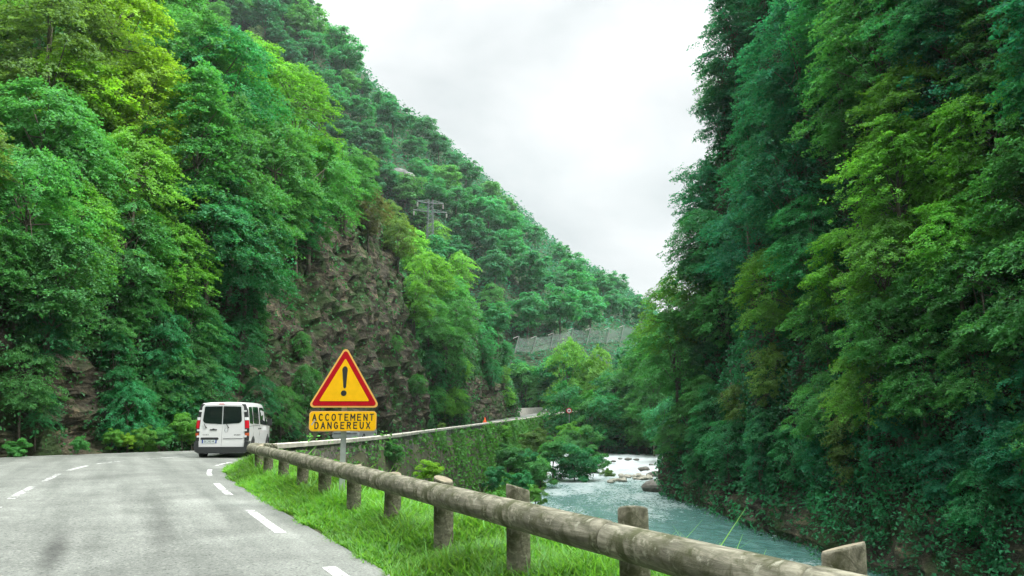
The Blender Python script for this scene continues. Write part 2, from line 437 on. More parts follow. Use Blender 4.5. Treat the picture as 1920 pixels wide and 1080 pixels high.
tag(link('river_bank', nmesh('river_bank', np.c_[XY, bz], Q[keep], smooth=True), M_EARTH), kind='structure')

# ------------------------------------------------------------------ hills
def hill_loft(foot, Hfun, ang_low, ang_up, top, up_dir, z0, ds, nlow, nup, amp, rockmask=None, flip=False, seed=0.0):
    P = resample(catmull(foot, 12), ds)
    T = np.gradient(P, axis=0); T /= np.linalg.norm(T, axis=1)[:, None] + 1e-9
    Nl = np.stack([-T[:, 1], T[:, 0]], 1)
    if flip: Nl = -Nl
    # smooth normals
    for _ in range(6):
        Nl[1:-1] = (Nl[:-2] + Nl[1:-1] * 2 + Nl[2:]) / 4
    Nl /= np.linalg.norm(Nl, axis=1)[:, None]
    U = np.array(up_dir, float); U /= np.linalg.norm(U)
    V = np.zeros((len(P), nlow + nup, 3)); rk = np.zeros((len(P), nlow + nup))
    for i, p in enumerate(P):
        H = Hfun(p); zb = z0(p)
        for j in range(nlow + nup):
            if j < nlow:
                h = H * j / (nlow - 1); u = h / math.tan(ang_low)
            else:
                q = ((j - nlow + 1) / nup) ** 1.35 * top
                h = H + q; u = H / math.tan(ang_low) + q / math.tan(ang_up)
            b = sm(u / 18.0)
            d = Nl[i] * (1 - b) + U * b
            d = d / (np.linalg.norm(d) + 1e-9)
            q3 = (p[0] + d[0] * u, p[1] + d[1] * u, zb + h)
            rm = rockmask(p, h, H) if rockmask else 0.0
            a = amp * min(1, (h + 0.4) / 2.0)
            n1 = fbm((q3[0] + seed, q3[1], q3[2] * 0.8), 0.16, 5)
            n2 = fbm((q3[0], q3[1] + seed, q3[2] * 1.6), 0.55, 4)
            rid = 1 - abs(fbm((q3[0] * 1.0 + q3[2] * 0.35, q3[1], q3[2] * 1.5), 0.33, 4)) * 2
            off = a * (n1 * 1.0 + n2 * 0.35 + rm * 0.55 * rid)
            V[i, j] = (q3[0] - Nl[i, 0] * off, q3[1] - Nl[i, 1] * off, q3[2] + off * 0.2 * (j > 0))
            rk[i, j] = rm
    return V, rk, P

AF = [(7, -30), (-8.8, 3.5), (-13.2, 11.5), (-16, 17.5), (-18.3, 23.5), (-19.2, 28), (-18.6, 31.5), (-17.6, 35), (-16.2, 39), (-15.1, 44), (-14.4, 53), (-12.3, 78), (-10.4, 94),
      (-10.2, 99), (-11.5, 106), (-8.9, 112), (-6.4, 130), (-4.2, 147), (-1.2, 157), (0.9, 163.5), (0, 169), (-6, 177), (-18, 187)]
HY = [-30, 0, 15, 22, 26, 30, 34, 38, 43, 50, 60, 75, 92, 99, 106, 113, 130, 150, 165, 190]
HH = [6, 6, 7, 8, 9, 8.5, 7, 8, 12, 14.5, 19, 25, 27, 18, 12, 13, 16, 17, 17, 14]
def HA(p): return float(np.interp(p[1], HY, HH))
def rockA(p, h, H):
    y = p[1]
    n = noise.noise(Vector((y * 0.12, h * 0.17, 3.1))) * 0.5 + noise.noise(Vector((y * 0.4, h * 0.5, 7))) * 0.25
    r1 = min(1, (y - 28.5) / 1.0, (36.8 - y) / 1.0, (5.4 - h) / 1.0)
    r2 = min((y - 40.5 - h * 0.25) / 2.0, (97.5 - y) / 1.5, (H * 0.93 - h) / 1.5, (h - 0.3) / 1.2 + 0.4 + (y > 60))
    r3 = min((y - 122) / 2.0, (160 - y) / 2.0, (8.5 - h) / 1.5)
    v = max(r1, r2, r3)
    return float(np.clip(v + n * 1.3, 0, 1))
A_V, A_R, A_P = hill_loft(AF, HA, math.radians(79), math.radians(47), 150, (-1, -0.05), lambda p: float(np.interp(p[1], [20, 35, 50, 130, 165], [-.4, -.7, -1.1, -1.1, .2])), 0.6, 42, 34, 1.25, rockA)
# cliff-top lip of the big rock leans forward a little
RF = [(38, -30), (33, 2), (27, 20), (22, 34), (19.3, 45), (18.6, 53), (17.7, 61), (17.2, 70), (16.1, 80), (16.2, 85), (18.5, 91), (25, 102), (34, 116), (50, 138), (70, 160)]
def HR(p): return 60.0
R_V, R_R, R_P = hill_loft(RF, HR, math.radians(80), math.radians(52), 60, (1, 0.1), lambda p: -7.6, 1.0, 60, 12, 1.6, lambda p, h, H: 1.0 if h < 2.4 + 1.5 * noise.noise(Vector((p[0] * .3, p[1] * .3, 0))) else 0.0, flip=True, seed=31)

def loft(lines, n_along, n_between, amp, seed):
    L = [resample(catmull(l, 8), 1.0) for l in lines]
    L = [np.stack([np.interp(np.linspace(0, 1, n_along), np.linspace(0, 1, len(l)), l[:, k]) for k in range(3)], -1) for l in L]
    rows = []
    for j in range(len(L) - 1):
        for k in range(n_between): rows.append(L[j] * (1 - k / n_between) + L[j + 1] * (k / n_between))
    rows.append(L[-1])
    V = np.array(rows)
    for i in range(V.shape[0]):
        for j in range(V.shape[1]):
            p = V[i, j]; s = amp * fbm((p[0] + seed, p[1], p[2]), 0.035, 5)
            V[i, j, 1] += s; V[i, j, 2] += s * 0.5
    return V
bf = [(-110, 180, 1), (-16, 188, 1.0), (0, 186, 1.2), (9, 185, 1.6), (20, 193, 2.2), (39, 200, 2.7), (75, 206, 3)]
br_px = [(60, -700, 238), (380, -260, 238), (500, -105, 242), (590, 25, 250), (700, 160, 268), (790, 235, 283), (900, 330, 302), (1000, 420, 326), (1100, 500, 352), (1160, 535, 370), (1215, 578, 385), (1320, 660, 400)]
br = [tuple(at(*q)) for q in br_px]
bm_ = []
for (fx, fy, fz), q in zip(catmull(bf, 2)[np.linspace(0, 12, len(br)).astype(int)], br):
    t_ = 0.42
    bm_.append((fx + (q[0] - fx) * t_, fy + (q[1] - fy) * t_, fz + (q[2] - fz) * (t_ + 0.06)))
bb = [(q[0] - 30, q[1] + 160, q[2] - 60) for q in br]
B_V = loft([bf, bm_, br, bb], 90, 16, 9.0, 5)
R2_V = loft([[(9.5, 154, -7.6), (16, 151, -7.6), (26, 149, -7.6), (40, 146, -7.6), (75, 142, -7.6)],
             [(9.5, 157, -2.5), (16, 157, -2.5), (26, 156, 4), (40, 154, 12), (75, 150, 18)],
             [(9.6, 159.5, -.4), (17, 165, .5), (26, 165, 7), (38, 163, 19), (75, 160, 48)],
             [(9.6, 161, -5), (18, 171, -3), (30, 174, -2), (46, 175, -2), (85, 178, -2)]], 60, 8, 1.5, 9)
hills = {}
for nm, V, m, att in (('left_hillside', A_V, M_CLIFF, A_R), ('right_hillside', R_V, M_CLIFF, R_R), ('far_hillside', B_V, M_HILL, None), ('far_river_bank', R2_V, M_HILL, None)):
    Q = grid_faces(V.shape[0], V.shape[1]); F3 = V.reshape(-1, 3)
    me = nmesh(nm, F3, Q, {'rock': ('POINT', att.ravel())} if att is not None else None, smooth=(att is None))
    tag(link(nm, me, m), kind='structure')
    hills[nm] = (F3, Q, (att.ravel() if att is not None else np.zeros(len(F3))))
BV = BVHTree.FromPolygons([tuple(v) for h in hills.values() for v in h[0]],
                          [tuple(int(a) for a in q + off) for h, off in zip(hills.values(), np.cumsum([0] + [len(h[0]) for h in hills.values()])[:-1]) for q in h[1]])
FACE_LIM = np.cumsum([len(h[1]) for h in hills.values()]); HN = list(hills)
ROCK_ALL = np.concatenate([h[2][h[1]].mean(1) for h in hills.values()])
def cast(px, py):
    r = ray(px, py).normalized()
    loc, nr, idx, d = BV.ray_cast(Vector((0, 0, EYE)), r)
    if loc is None: return None
    return loc, nr, HN[int(np.searchsorted(FACE_LIM, idx, side='right'))], ROCK_ALL[idx], proj(loc)[2]

# ------------------------------------------------------------------ leaves
def leaf_quads(C, Nn, S, tint):
    """kite shaped folded leaves; C centres, Nn normals, S size"""
    n = len(C)
    a = rng.normal(size=(n, 3)); t = a - Nn * (a * Nn).sum(1)[:, None]
    t /= np.linalg.norm(t, axis=1)[:, None] + 1e-9
    b = np.cross(Nn, t)
    S = S[:, None]
    base = C - t * S * 0.5; tip = C + t * S * 0.55 - Nn * S * 0.12
    l = C + b * S * 0.34 + Nn * S * 0.10; r = C - b * S * 0.34 + Nn * S * 0.10
    V = np.stack([base, r, tip, l], 1).reshape(-1, 3)
    Q = np.arange(4 * n).reshape(n, 4)
    return V, Q, tint
def unit(n, up=0.0):
    v = rng.normal(size=(n, 3)); v[:, 2] += up
    return v / (np.linalg.norm(v, axis=1)[:, None] + 1e-9)
def make_crown(name, rad, cz, nclump, nleaf, lsize, flat=0.55, droop=0.0, taper=0.0, rc_rng=(0.24, 0.40)):
    C, NN, S, T = [], [], [], []
    R = np.array(rad)
    cl = []
    for k in range(nclump):
        d = unit(1, 0.25)[0]
        if k % 4 == 0: rr = rng.uniform(0.2, 0.6)
        else: rr = rng.uniform(0.62, 1.0)
        if noise.noise(Vector(d) * 1.9 + Vector((cz, nclump * .37, rad[0]))) < -0.22: rr *= 0.72
        c = d * rr * R
        hrel = (c[2] / R[2] + 1) / 2
        if taper: c[:2] *= 1 - taper * hrel
        rc = rng.uniform(*rc_rng) * min(R[0], R[2]) * (0.8 + 0.4 * (1 - rr))
        c[2] += cz
        cl.append(c)
        n = max(6, int(nleaf * rng.uniform(0.6, 1.4)))
        dd = unit(n, 0.45); u = rng.uniform(0.15, 1, n) ** 0.5
        p = dd * u[:, None] * rc * np.array([1.15, 1.15, flat])
        rad_h = np.linalg.norm(p[:, :2], axis=1)
        p[:, 2] -= droop * rad_h ** 2 / rc
        outw = c - np.array([0, 0, cz]); outw = outw / (np.linalg.norm(outw) + 1e-6)
        nn = dd * 0.55 + outw * 0.35 + np.array([0, 0, 0.75]) + rng.normal(size=(n, 3)) * 0.33
        nn /= np.linalg.norm(nn, axis=1)[:, None]
        C.append(c + p); NN.append(nn); S.append(lsize * rng.uniform(0.6, 1.3, n)); T.append(np.clip(rng.normal(rng.uniform(0.3, 0.7), 0.17, n), 0, 1))
    V, Q, t = leaf_quads(np.concatenate(C), np.concatenate(NN), np.concatenate(S), np.concatenate(T))
    me = nmesh(name, V, Q, {'tint': ('FACE', t)}); me.materials.append(M_LEAF)
    return me, cl
def make_spray_crown(name, rad, cz, nbranch, nsub, nleaf, lsize, taper=0.0, droop=0.45, rise=0.35, sub=(0.30, 0.62)):
    """crown of flat leaf sprays carried outwards on drooping branches"""
    C, NN, S, T, tips = [], [], [], [], []
    sd_ = rng.uniform(0, 50)
    for k in range(nbranch):
        zr = rng.uniform(-0.92, 0.93)
        prof = math.sqrt(max(0.05, 1 - zr * zr)) * (1 - taper * (zr * 0.5 + 0.5))
        if rng.random() > 0.35 + 0.65 * prof: zr *= 0.6; prof = math.sqrt(1 - zr * zr) * (1 - taper * (zr * 0.5 + 0.5))
        az = rng.uniform(0, 2 * math.pi)
        lob = 1 + 0.34 * noise.noise(Vector((math.cos(az) * 1.3 + sd_, math.sin(az) * 1.3, zr * 1.6)))
        rh = rad[0] * prof * lob * rng.uniform(0.78, 1.12)
        o = np.array([math.cos(az), math.sin(az), 0.0]); sdv = np.array([-o[1], o[0], 0.0])
        z0 = cz + zr * rad[2]
        tips.append(o * rh * 0.8 + np.array([0, 0, z0]))
        tb = rng.uniform(0.28, 0.72)
        for j in range(nsub):
            t = rng.uniform(0.30, 1.02) ** 0.8
            lat = rng.normal() * 0.20 * rh
            c = o * rh * t + sdv * lat + np.array([0, 0, z0 + rh * (rise * t - droop * t * t) + rng.normal() * 0.16 - abs(lat) * 0.25])
            rs_ = rng.uniform(*sub) * (1.1 - 0.25 * t)
            ow = c.copy(); ow[2] = 0; ow /= np.linalg.norm(ow) + 1e-6
            n0 = np.array([0, 0, 1.0]) + ow * rng.uniform(0.25, 0.75) + rng.normal(size=3) * 0.15; n0 /= np.linalg.norm(n0)
            a = ow - n0 * (ow @ n0); a /= np.linalg.norm(a) + 1e-6; b = np.cross(n0, a)
            n = max(6, int(nleaf * rng.uniform(0.6, 1.4)))
            u = rng.uniform(-1, 1, n) * rs_ * 1.45; v = rng.normal(size=n) * rs_ * 0.42 * (1.15 - 0.5 * np.abs(u) / (rs_ * 1.45))
            p = c + a * u[:, None] + b * v[:, None] + n0 * (rng.normal(size=n) * 0.07 - 0.10 * (u / rs_) ** 2 * rs_ * (u > 0))[:, None]
            nn = n0 + rng.normal(size=(n, 3)) * 0.34; nn /= np.linalg.norm(nn, axis=1)[:, None]
            C.append(p); NN.append(nn); S.append(lsize * rng.uniform(0.65, 1.3, n)); T.append(np.clip(rng.normal(tb + rng.normal() * 0.10, 0.13, n), 0, 1))
    V, Q, t = leaf_quads(np.concatenate(C), np.concatenate(NN), np.concatenate(S), np.concatenate(T))
    me = nmesh(name, V, Q, {'tint': ('FACE', t)}); me.materials.append(M_LEAF)
    return me, tips
def make_trunk(name, H, cz, cl, r0, lean=0.0):
    bm = bmesh.new()
    pts = [(lean * t * t * H * 0.3 + 0.15 * math.sin(3 * t), 0.1 * math.sin(4 * t + 1), -1.2 + t * (cz + 1.6)) for t in np.linspace(0, 1, 7)]
    add_tube(bm, pts, [r0 * (1.25 - 0.85 * t) for t in np.linspace(0, 1, 7)], 8)
    for c in cl[::4][:16]:
        k = rng.integers(3, 7); p0 = Vector(pts[k]); p1 = Vector(c)
        mid = p0.lerp(p1, 0.5) + Vector((0, 0, 0.3))
        add_tube(bm, [p0, mid, p1], [r0 * 0.38, r0 * 0.24, r0 * 0.08], 6, cap=False)
    bmesh.ops.recalc_face_normals(bm, faces=bm.faces[:])
    me = bpy.data.meshes.new(name)
    for f_ in bm.faces: f_.smooth = True
    bm.to_mesh(me); bm.free(); me.materials.append(M_BARK)
    return me
PROTO = {}   # kind -> list of (crown mesh, trunk mesh, height, crown centre height, crown radius)
def add_proto(kind, n, H, rad, cz, *a, r0=0.16, **k):
    for i in range(n):
        fn = make_spray_crown if kind in ('broad', 'tall', 'layered', 'midfar') else make_crown
        me, cl = fn(kind + '_crown', rad, cz, *a, **k)
        PROTO.setdefault(kind, []).append((me, make_trunk(kind + '_trunk', H, cz, cl, r0), H, cz, max(rad[0], rad[1])))
add_proto('broad', 4, 10.0, (3.6, 3.6, 4.1), 6.2, 92, 7, 26, 0.20, droop=0.40, rise=0.42)
add_proto('tall', 3, 14.0, (3.4, 3.4, 6.4), 8.0, 115, 7, 24, 0.20, taper=0.4)
add_proto('layered', 3, 11.0, (4.4, 4.4, 4.6), 6.8, 100, 8, 26, 0.20, droop=0.58, rise=0.30)
add_proto('far', 6, 9.0, (3.6, 3.6, 3.7), 5.6, 50, 75, 0.46, flat=0.55, rc_rng=(0.16, 0.44))
add_proto('midfar', 4, 10.0, (3.7, 3.7, 4.2), 6.2, 80, 6, 16, 0.30, droop=0.42, rise=0.40, sub=(0.4, 0.75))
add_proto('bush', 3, 2.6, (1.5, 1.5, 1.25), 1.15, 40, 170, 0.13, flat=0.6, r0=0.05, droop=0.15)
add_proto('wisp', 1, 9.0, (2.6, 2.6, 3.6), 5.6, 34, 45, 0.20, flat=0.6)

TINT = {'yellow': (0.215, 0.420, 0.028), 'bright': (0.130, 0.345, 0.048), 'mid': (0.062, 0.250, 0.066), 'dark': (0.028, 0.222, 0.090),  # leaf colours; dark and blue also carry painted shade, yellow and bright highlights
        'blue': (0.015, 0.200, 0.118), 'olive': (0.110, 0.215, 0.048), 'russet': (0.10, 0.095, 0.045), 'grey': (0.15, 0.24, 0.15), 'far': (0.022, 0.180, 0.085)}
TWORD = {'yellow': 'bright yellow green', 'bright': 'fresh light green', 'mid': 'mid green', 'dark': 'dark green', 'blue': 'deep blue green', 'olive': 'dull olive', 'russet': 'russet brown', 'grey': 'pale grey green', 'far': 'plain green'}
TREES = []      # records for labelling
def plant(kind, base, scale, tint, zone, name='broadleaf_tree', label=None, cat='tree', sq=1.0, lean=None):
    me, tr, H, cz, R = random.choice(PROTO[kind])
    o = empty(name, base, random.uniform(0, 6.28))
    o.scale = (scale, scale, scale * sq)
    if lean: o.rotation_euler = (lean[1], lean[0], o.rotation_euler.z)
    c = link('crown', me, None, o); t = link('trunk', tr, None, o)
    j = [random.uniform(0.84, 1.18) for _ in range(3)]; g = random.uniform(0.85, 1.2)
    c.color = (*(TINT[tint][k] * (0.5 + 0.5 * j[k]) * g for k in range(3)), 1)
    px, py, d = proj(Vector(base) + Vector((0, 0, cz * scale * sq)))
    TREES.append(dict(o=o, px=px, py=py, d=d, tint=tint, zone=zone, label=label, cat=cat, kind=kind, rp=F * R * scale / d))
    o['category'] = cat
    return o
def plant_px(kind, px, py, scale, tint, label=None, name='broadleaf_tree', cat='tree', push=0.0, sq=1.0, zone=None):
    """put the crown of a tree of this kind on the slope seen at this pixel"""
    H, cz, R = PROTO[kind][0][2:5]
    h = cast(px, py)
    if h is None: h = cast(px, py + 60)
    if h is None: return None
    d = h[4]
    for _ in range(3):
        h2 = cast(px, py + cz * scale * sq * F / d * 0.97)
        if h2 is None or h2[4] < d * 0.6: break
        h = h2; d = h[4]
    n = Vector((h[1].x, h[1].y, 0))
    if n.length > 0: n.normalize()
    if n.dot(Vector((0, 0, EYE)) - h[0]) < 0: n = -n
    b = h[0] + n * push * R * scale
    return plant(kind, b - Vector((0, 0, 0.2)), scale, tint, zone or h[2], name, label, cat, sq)

# named trees that stand out in the photograph: kind, crown pixel, size, tint, label
PICKS = [
 ('layered', 190, 60, 0.85, 'yellow', 'bright yellow green tree catching the light high on the left slope'),
 ('layered', 255, 190, 0.75, 'yellow', 'sunny yellow green tree below the brightest crown on the left slope'),
 ('broad', 120, 190, 0.7, 'yellow', None), ('layered', 60, 90, 0.9, 'olive', None), ('broad', 40, 260, 0.75, 'mid', None), ('layered', 240, 330, 0.6, 'bright', None),
 ('layered', 110, 430, 0.55, 'bright', None), ('broad', 70, 520, 0.6, 'mid', None), ('layered', 130, 330, 0.6, 'mid', None),
 ('layered', 215, 460, 0.55, 'mid', None), ('broad', 320, 500, 0.55, 'bright', 'light green leafy tree leaning out above the shaded gully by the van'),
 ('broad', 340, 610, 0.45, 'mid', None), ('broad', 290, 640, 0.4, 'dark', None),
 ('broad', 330, 110, 0.95, 'mid', None), ('tall', 340, 270, 0.8, 'mid', None), ('tall', 420, 330, 0.8, 'mid', None), ('broad', 370, 430, 0.8, 'dark', None), ('layered', 440, 470, 0.7, 'dark', None),
 ('layered', 400, 150, 0.9, 'dark', None), ('wisp', 478, 70, 0.8, 'grey', 'pale half bare tree among dense crowns high on the left slope'),
 ('broad', 450, 150, 0.9, 'bright', None), ('layered', 530, 210, 0.95, 'bright', 'light green spreading tree above the brown cliff, well up the slope'),
 ('broad', 600, 240, 0.9, 'bright', None), ('broad', 500, 330, 0.9, 'mid', None), ('layered', 570, 340, 0.9, 'mid', None), ('broad', 640, 330, 0.8, 'mid', None), ('layered', 690, 310, 0.8, 'bright', None),
 ('broad', 545, 400, 0.7, 'dark', None), ('broad', 685, 395, 0.62, 'russet', 'russet brown bush of a tree on the lip of the brown cliff'), ('broad', 730, 400, 0.6, 'olive', None), ('layered', 740, 440, 0.6, 'olive', None),
 ('broad', 430, 540, 0.5, 'dark', None), ('broad', 470, 430, 0.7, 'mid', None),
 ('broad', 820, 440, 0.9, 'bright', None), ('broad', 860, 510, 0.9, 'bright', None), ('layered', 800, 520, 0.9, 'bright', None), ('broad', 850, 590, 0.9, 'mid', None), ('broad', 920, 560, 0.9, 'mid', None),
 ('layered', 830, 650, 0.8, 'mid', None), ('broad', 900, 640, 0.8, 'dark', None), ('broad', 940, 660, 0.6, 'dark', None), ('broad', 800, 600, 0.8, 'mid', None), ('broad', 770, 470, 0.8, 'bright', None),
 # right bank
 ('tall', 1390, 60, 1.15, 'blue', 'tall dark tree on top edge of the right hand cliff against the sky'),
 ('layered', 1350, 190, 1.0, 'blue', None), ('layered', 1300, 320, 0.9, 'dark', 'dark tree reaching out over the sky from the right hand cliff'), ('tall', 1440, 260, 1.0, 'blue', None), ('layered', 1530, 90, 1.1, 'blue', None),
 ('layered', 1500, 330, 1.0, 'blue', None), ('tall', 1600, 40, 1.1, 'dark', None), ('layered', 1690, 60, 1.0, 'mid', None), ('layered', 1640, 180, 0.9, 'mid', None),
 ('broad', 1740, 215, 0.85, 'bright', 'fresh light green tree with a pointed top among the dark right hand trees'), ('broad', 1700, 330, 0.85, 'bright', None), ('broad', 1800, 300, 0.7, 'bright', None),
 ('broad', 1890, 260, 0.8, 'bright', None), ('broad', 1880, 360, 0.6, 'bright', None), ('tall', 1820, 110, 1.0, 'blue', None), ('tall', 1900, 60, 0.8, 'mid', None),
 ('layered', 1330, 460, 0.85, 'dark', None), ('layered', 1420, 440, 0.9, 'blue', None), ('layered', 1540, 450, 0.75, 'dark', None),
 ('broad', 1600, 520, 0.75, 'bright', 'light green tree in front of the dark trees halfway up the right bank'), ('broad', 1680, 500, 0.7, 'bright', None), ('broad', 1810, 460, 0.6, 'bright', None),
 ('layered', 1860, 540, 0.6, 'mid', None), ('broad', 1760, 560, 0.6, 'mid', None), ('broad', 1560, 610, 0.6, 'mid', None), ('broad', 1660, 620, 0.6, 'mid', None),
 ('layered', 1460, 540, 0.7, 'bright', None), ('layered', 1370, 580, 0.7, 'mid', None), ('broad', 1290, 560, 0.75, 'mid', None), ('broad', 1270, 640, 0.7, 'mid', None), ('broad', 1340, 680, 0.6, 'dark', None),
 ('layered', 1640, 720, 0.5, 'bright', None), ('layered', 1750, 700, 0.5, 'mid', None), ('layered', 1860, 690, 0.5, 'mid', None), ('layered', 1880, 800, 0.45, 'blue', None), ('layered', 1860, 930, 0.38, 'dark', None),
 ('layered', 1560, 760, 0.5, 'mid', None), ('broad', 1460, 700, 0.55, 'olive', None), ('broad', 1400, 760, 0.5, 'olive', None), ('broad', 1700, 820, 0.45, 'blue', None), ('broad', 1780, 880, 0.4, 'blue', None),
]
PICKS += [('layered', 1335, 540, 0.95, 'mid', None), ('broad', 1345, 470, 0.9, 'dark', None), ('layered', 1308, 510, 1.0, 'mid', 'mid green tree leaning into the notch of sky'), ('layered', 1312, 590, 0.95, 'bright', None), ('layered', 1318, 655, 0.9, 'mid', None), ('broad', 455, 15, 0.95, 'mid', None), ('layered', 1255, 640, 0.8, 'bright', 'light green tree stepping down from the right cliff into the valley end'), ('layered', 470, 600, 0.25, 'mid', None), ('layered', 780, 720, 0.3, 'mid', None), ('layered', 740, 640, 0.2, 'mid', None), ('layered', 560, 640, 0.2, 'mid', None), ('layered', 1285, 520, 0.9, 'mid', None), ('layered', 1262, 585, 0.8, 'mid', None), ('layered', 1300, 430, 0.8, 'dark', None), ('layered', 1270, 350, 0.75, 'dark', None), ('layered', 280, 800, 0.24, 'mid', None), ('layered', 330, 760, 0.32, 'dark', None), ('layered', 345, 700, 0.36, 'mid', None), ('layered', 310, 690, 0.30, 'dark', None), ('layered', 260, 815, 0.16, 'bright', None),
 ('layered', 520, 760, 0.30, 'mid', 'low leafy bush at the foot of the brown cliff between van and sign'), ('layered', 560, 720, 0.34, 'mid', None), ('layered', 480, 740, 0.28, 'dark', None), ('layered', 30, 700, 0.30, 'mid', None), ('layered', 70, 610, 0.30, 'dark', None),
 ('layered', 535, 790, 0.22, 'dark', None), ('layered', 60, 760, 0.2, 'dark', None), ('broad', 380, 640, 0.4, 'dark', None), ('layered', 440, 640, 0.36, 'dark', None)]
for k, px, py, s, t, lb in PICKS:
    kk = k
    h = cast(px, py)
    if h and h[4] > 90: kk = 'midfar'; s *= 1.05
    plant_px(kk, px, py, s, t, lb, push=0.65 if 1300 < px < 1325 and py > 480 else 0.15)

def zone_tint(px, py, hn):  # puts the lit and shaded areas of the slopes into leaf colour
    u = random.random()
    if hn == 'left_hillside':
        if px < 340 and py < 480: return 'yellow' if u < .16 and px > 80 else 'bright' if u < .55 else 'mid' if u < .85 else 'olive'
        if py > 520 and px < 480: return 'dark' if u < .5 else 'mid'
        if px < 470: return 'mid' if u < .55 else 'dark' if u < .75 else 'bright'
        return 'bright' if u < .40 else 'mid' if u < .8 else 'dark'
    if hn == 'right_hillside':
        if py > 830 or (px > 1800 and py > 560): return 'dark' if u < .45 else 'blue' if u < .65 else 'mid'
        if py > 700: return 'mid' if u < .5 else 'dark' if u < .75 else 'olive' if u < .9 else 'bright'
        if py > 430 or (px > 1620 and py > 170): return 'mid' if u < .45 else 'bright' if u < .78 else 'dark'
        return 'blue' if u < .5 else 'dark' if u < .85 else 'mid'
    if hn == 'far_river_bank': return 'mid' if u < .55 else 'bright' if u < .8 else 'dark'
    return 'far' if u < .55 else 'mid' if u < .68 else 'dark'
acc = [(t['px'], t['py'], t['rp']) for t in TREES]
cnt = {}
LIM = {'left_hillside': 75, 'right_hillside': 70, 'far_hillside': 185, 'far_river_bank': 26}
for _ in range(9000):
    px = random.uniform(-160, 2060); py = random.uniform(-190, 860)
    h = cast(px, py)
    if h is None: continue
    hn = h[2]; d = h[4]
    if cnt.get(hn, 0) >= LIM[hn]: continue
    if h[3] > 0.35 and hn == 'left_hillside': continue
    if hn == 'left_hillside' and d < 36 and h[0].z < 5.5: continue
    if hn == 'far_hillside' and 945 < px < 1240 and 590 < py < 676: continue
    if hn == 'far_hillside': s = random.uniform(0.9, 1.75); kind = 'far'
    elif hn == 'far_river_bank': s = random.uniform(0.8, 1.3); kind = 'midfar'
    elif hn == 'left_hillside':
        s = random.uniform(0.6, 1.0) * (0.75 if d < 45 else 1.0); kind = random.choice(['broad', 'layered', 'broad', 'tall'])
        if d > 90: kind = 'midfar'
        if h[0].z < 9: s *= 0.6
    else:
        s = random.uniform(0.7, 1.1); kind = random.choice(['layered', 'layered', 'broad', 'tall'])
        if h[0].z < 3: s *= 0.55
        if d > 95: kind = 'midfar'
    rp = F * PROTO[kind][0][4] * s / d
    if any((px - a) ** 2 + (py - b) ** 2 < (0.60 * (rp + r)) ** 2 for a, b, r in acc): continue
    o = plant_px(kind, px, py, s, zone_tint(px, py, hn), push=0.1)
    if o is None: continue
    TREES[-1]['zone'] = hn
    acc.append((px, py, rp)); cnt[hn] = cnt.get(hn, 0) + 1
print('trees', cnt, len(TREES))

# ------------------------------------------------------------------ undergrowth blankets
M_UNDER = leaf_material('undergrowth_leaf', False, (0.034, 0.155, 0.048), 0.4, (0.08, 0.14, 0.03))
M_UNDER_R = leaf_material('shade_undergrowth_leaf', False, (0.022, 0.165, 0.066), 0.4, (0.05, 0.105, 0.035))  # undergrowth leaf with the right bank's shade put into its colour
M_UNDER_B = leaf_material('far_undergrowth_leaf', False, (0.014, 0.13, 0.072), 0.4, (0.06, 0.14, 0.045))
def blanket(name, hn, n, m, k_size, smin, smax, thick, rock_thin=0.93, only_y=None):
    V, Q, rk = hills[hn]
    P4 = V[Q]; c = P4.mean(1)
    area = np.linalg.norm(np.cross(P4[:, 1] - P4[:, 0], P4[:, 3] - P4[:, 0]), axis=1)
    nr = np.cross(P4[:, 1] - P4[:, 0], P4[:, 3] - P4[:, 0]); nr /= np.linalg.norm(nr, axis=1)[:, None] + 1e-9
    tocam = np.array([0, 0, EYE]) - c; d = np.linalg.norm(tocam, axis=1)
    fl = (nr * tocam).sum(1) < 0
    if hn in ('left_hillside', 'right_hillside'): nr[fl] *= -1
    else: nr[nr[:, 2] < 0] *= -1
    size = np.clip(d * k_size, smin, smax)
    wgt = area / size ** 2
    # only what can be seen from about the road
    px = 960 + F * c[:, 0] / np.maximum(c[:, 1], 0.5); vis = (c[:, 1] > 3) & (px > -500) & (px < 2500) & (c[:, 2] < 1.45 + 0.72 * c[:, 1])
    wgt *= vis * (1 - rock_thin * np.clip(rk[Q].mean(1) * 1.15, 0, 1))
    wgt /= wgt.sum()
    idx = rng.choice(len(Q), n, p=wgt)
    a = rng.random((n, 1)); b = rng.random((n, 1))
    p = P4[idx]
    pos = (p[:, 0] * (1 - a) + p[:, 1] * a) * (1 - b) + (p[:, 3] * (1 - a) + p[:, 2] * a) * b
    cl = np.array([noise.noise(Vector(q) * 0.55) for q in pos])
    th = thick * (0.4 + 0.6 * (cl + 0.5)) * (rng.random(n) ** 0.6)
    pos = pos + nr[idx] * th[:, None] + np.array([0, 0, 0.25]) * th[:, None]
    nn = nr[idx] * 0.7 + np.array([0, 0, 0.65]) + rng.normal(size=(n, 3)) * 0.5
    nn /= np.linalg.norm(nn, axis=1)[:, None]
    cl2 = np.array([noise.noise(Vector(q) * 0.2 + Vector((9, 3, 1))) for q in pos])
    V2, Q2, t2 = leaf_quads(pos, nn, size[idx] * rng.uniform(0.6, 1.4, n), np.clip(0.45 + cl2 * 0.9 + rng.normal(size=n) * 0.16, 0, 1))
    o = link(name, nmesh(name, V2, Q2, {'tint': ('FACE', t2)}), m)
    return tag(o, kind='stuff')
tag(blanket('undergrowth', 'left_hillside', 340000, M_UNDER, 0.0040, 0.10, 0.5, 1.1, 0.935), 'low green undergrowth and ivy covering the left slope and its ledges', 'undergrowth')
tag(blanket('undergrowth', 'right_hillside', 260000, M_UNDER_R, 0.0042, 0.15, 0.5, 1.3, 0.6), 'dark undergrowth and creepers hanging down the steep right bank', 'undergrowth')
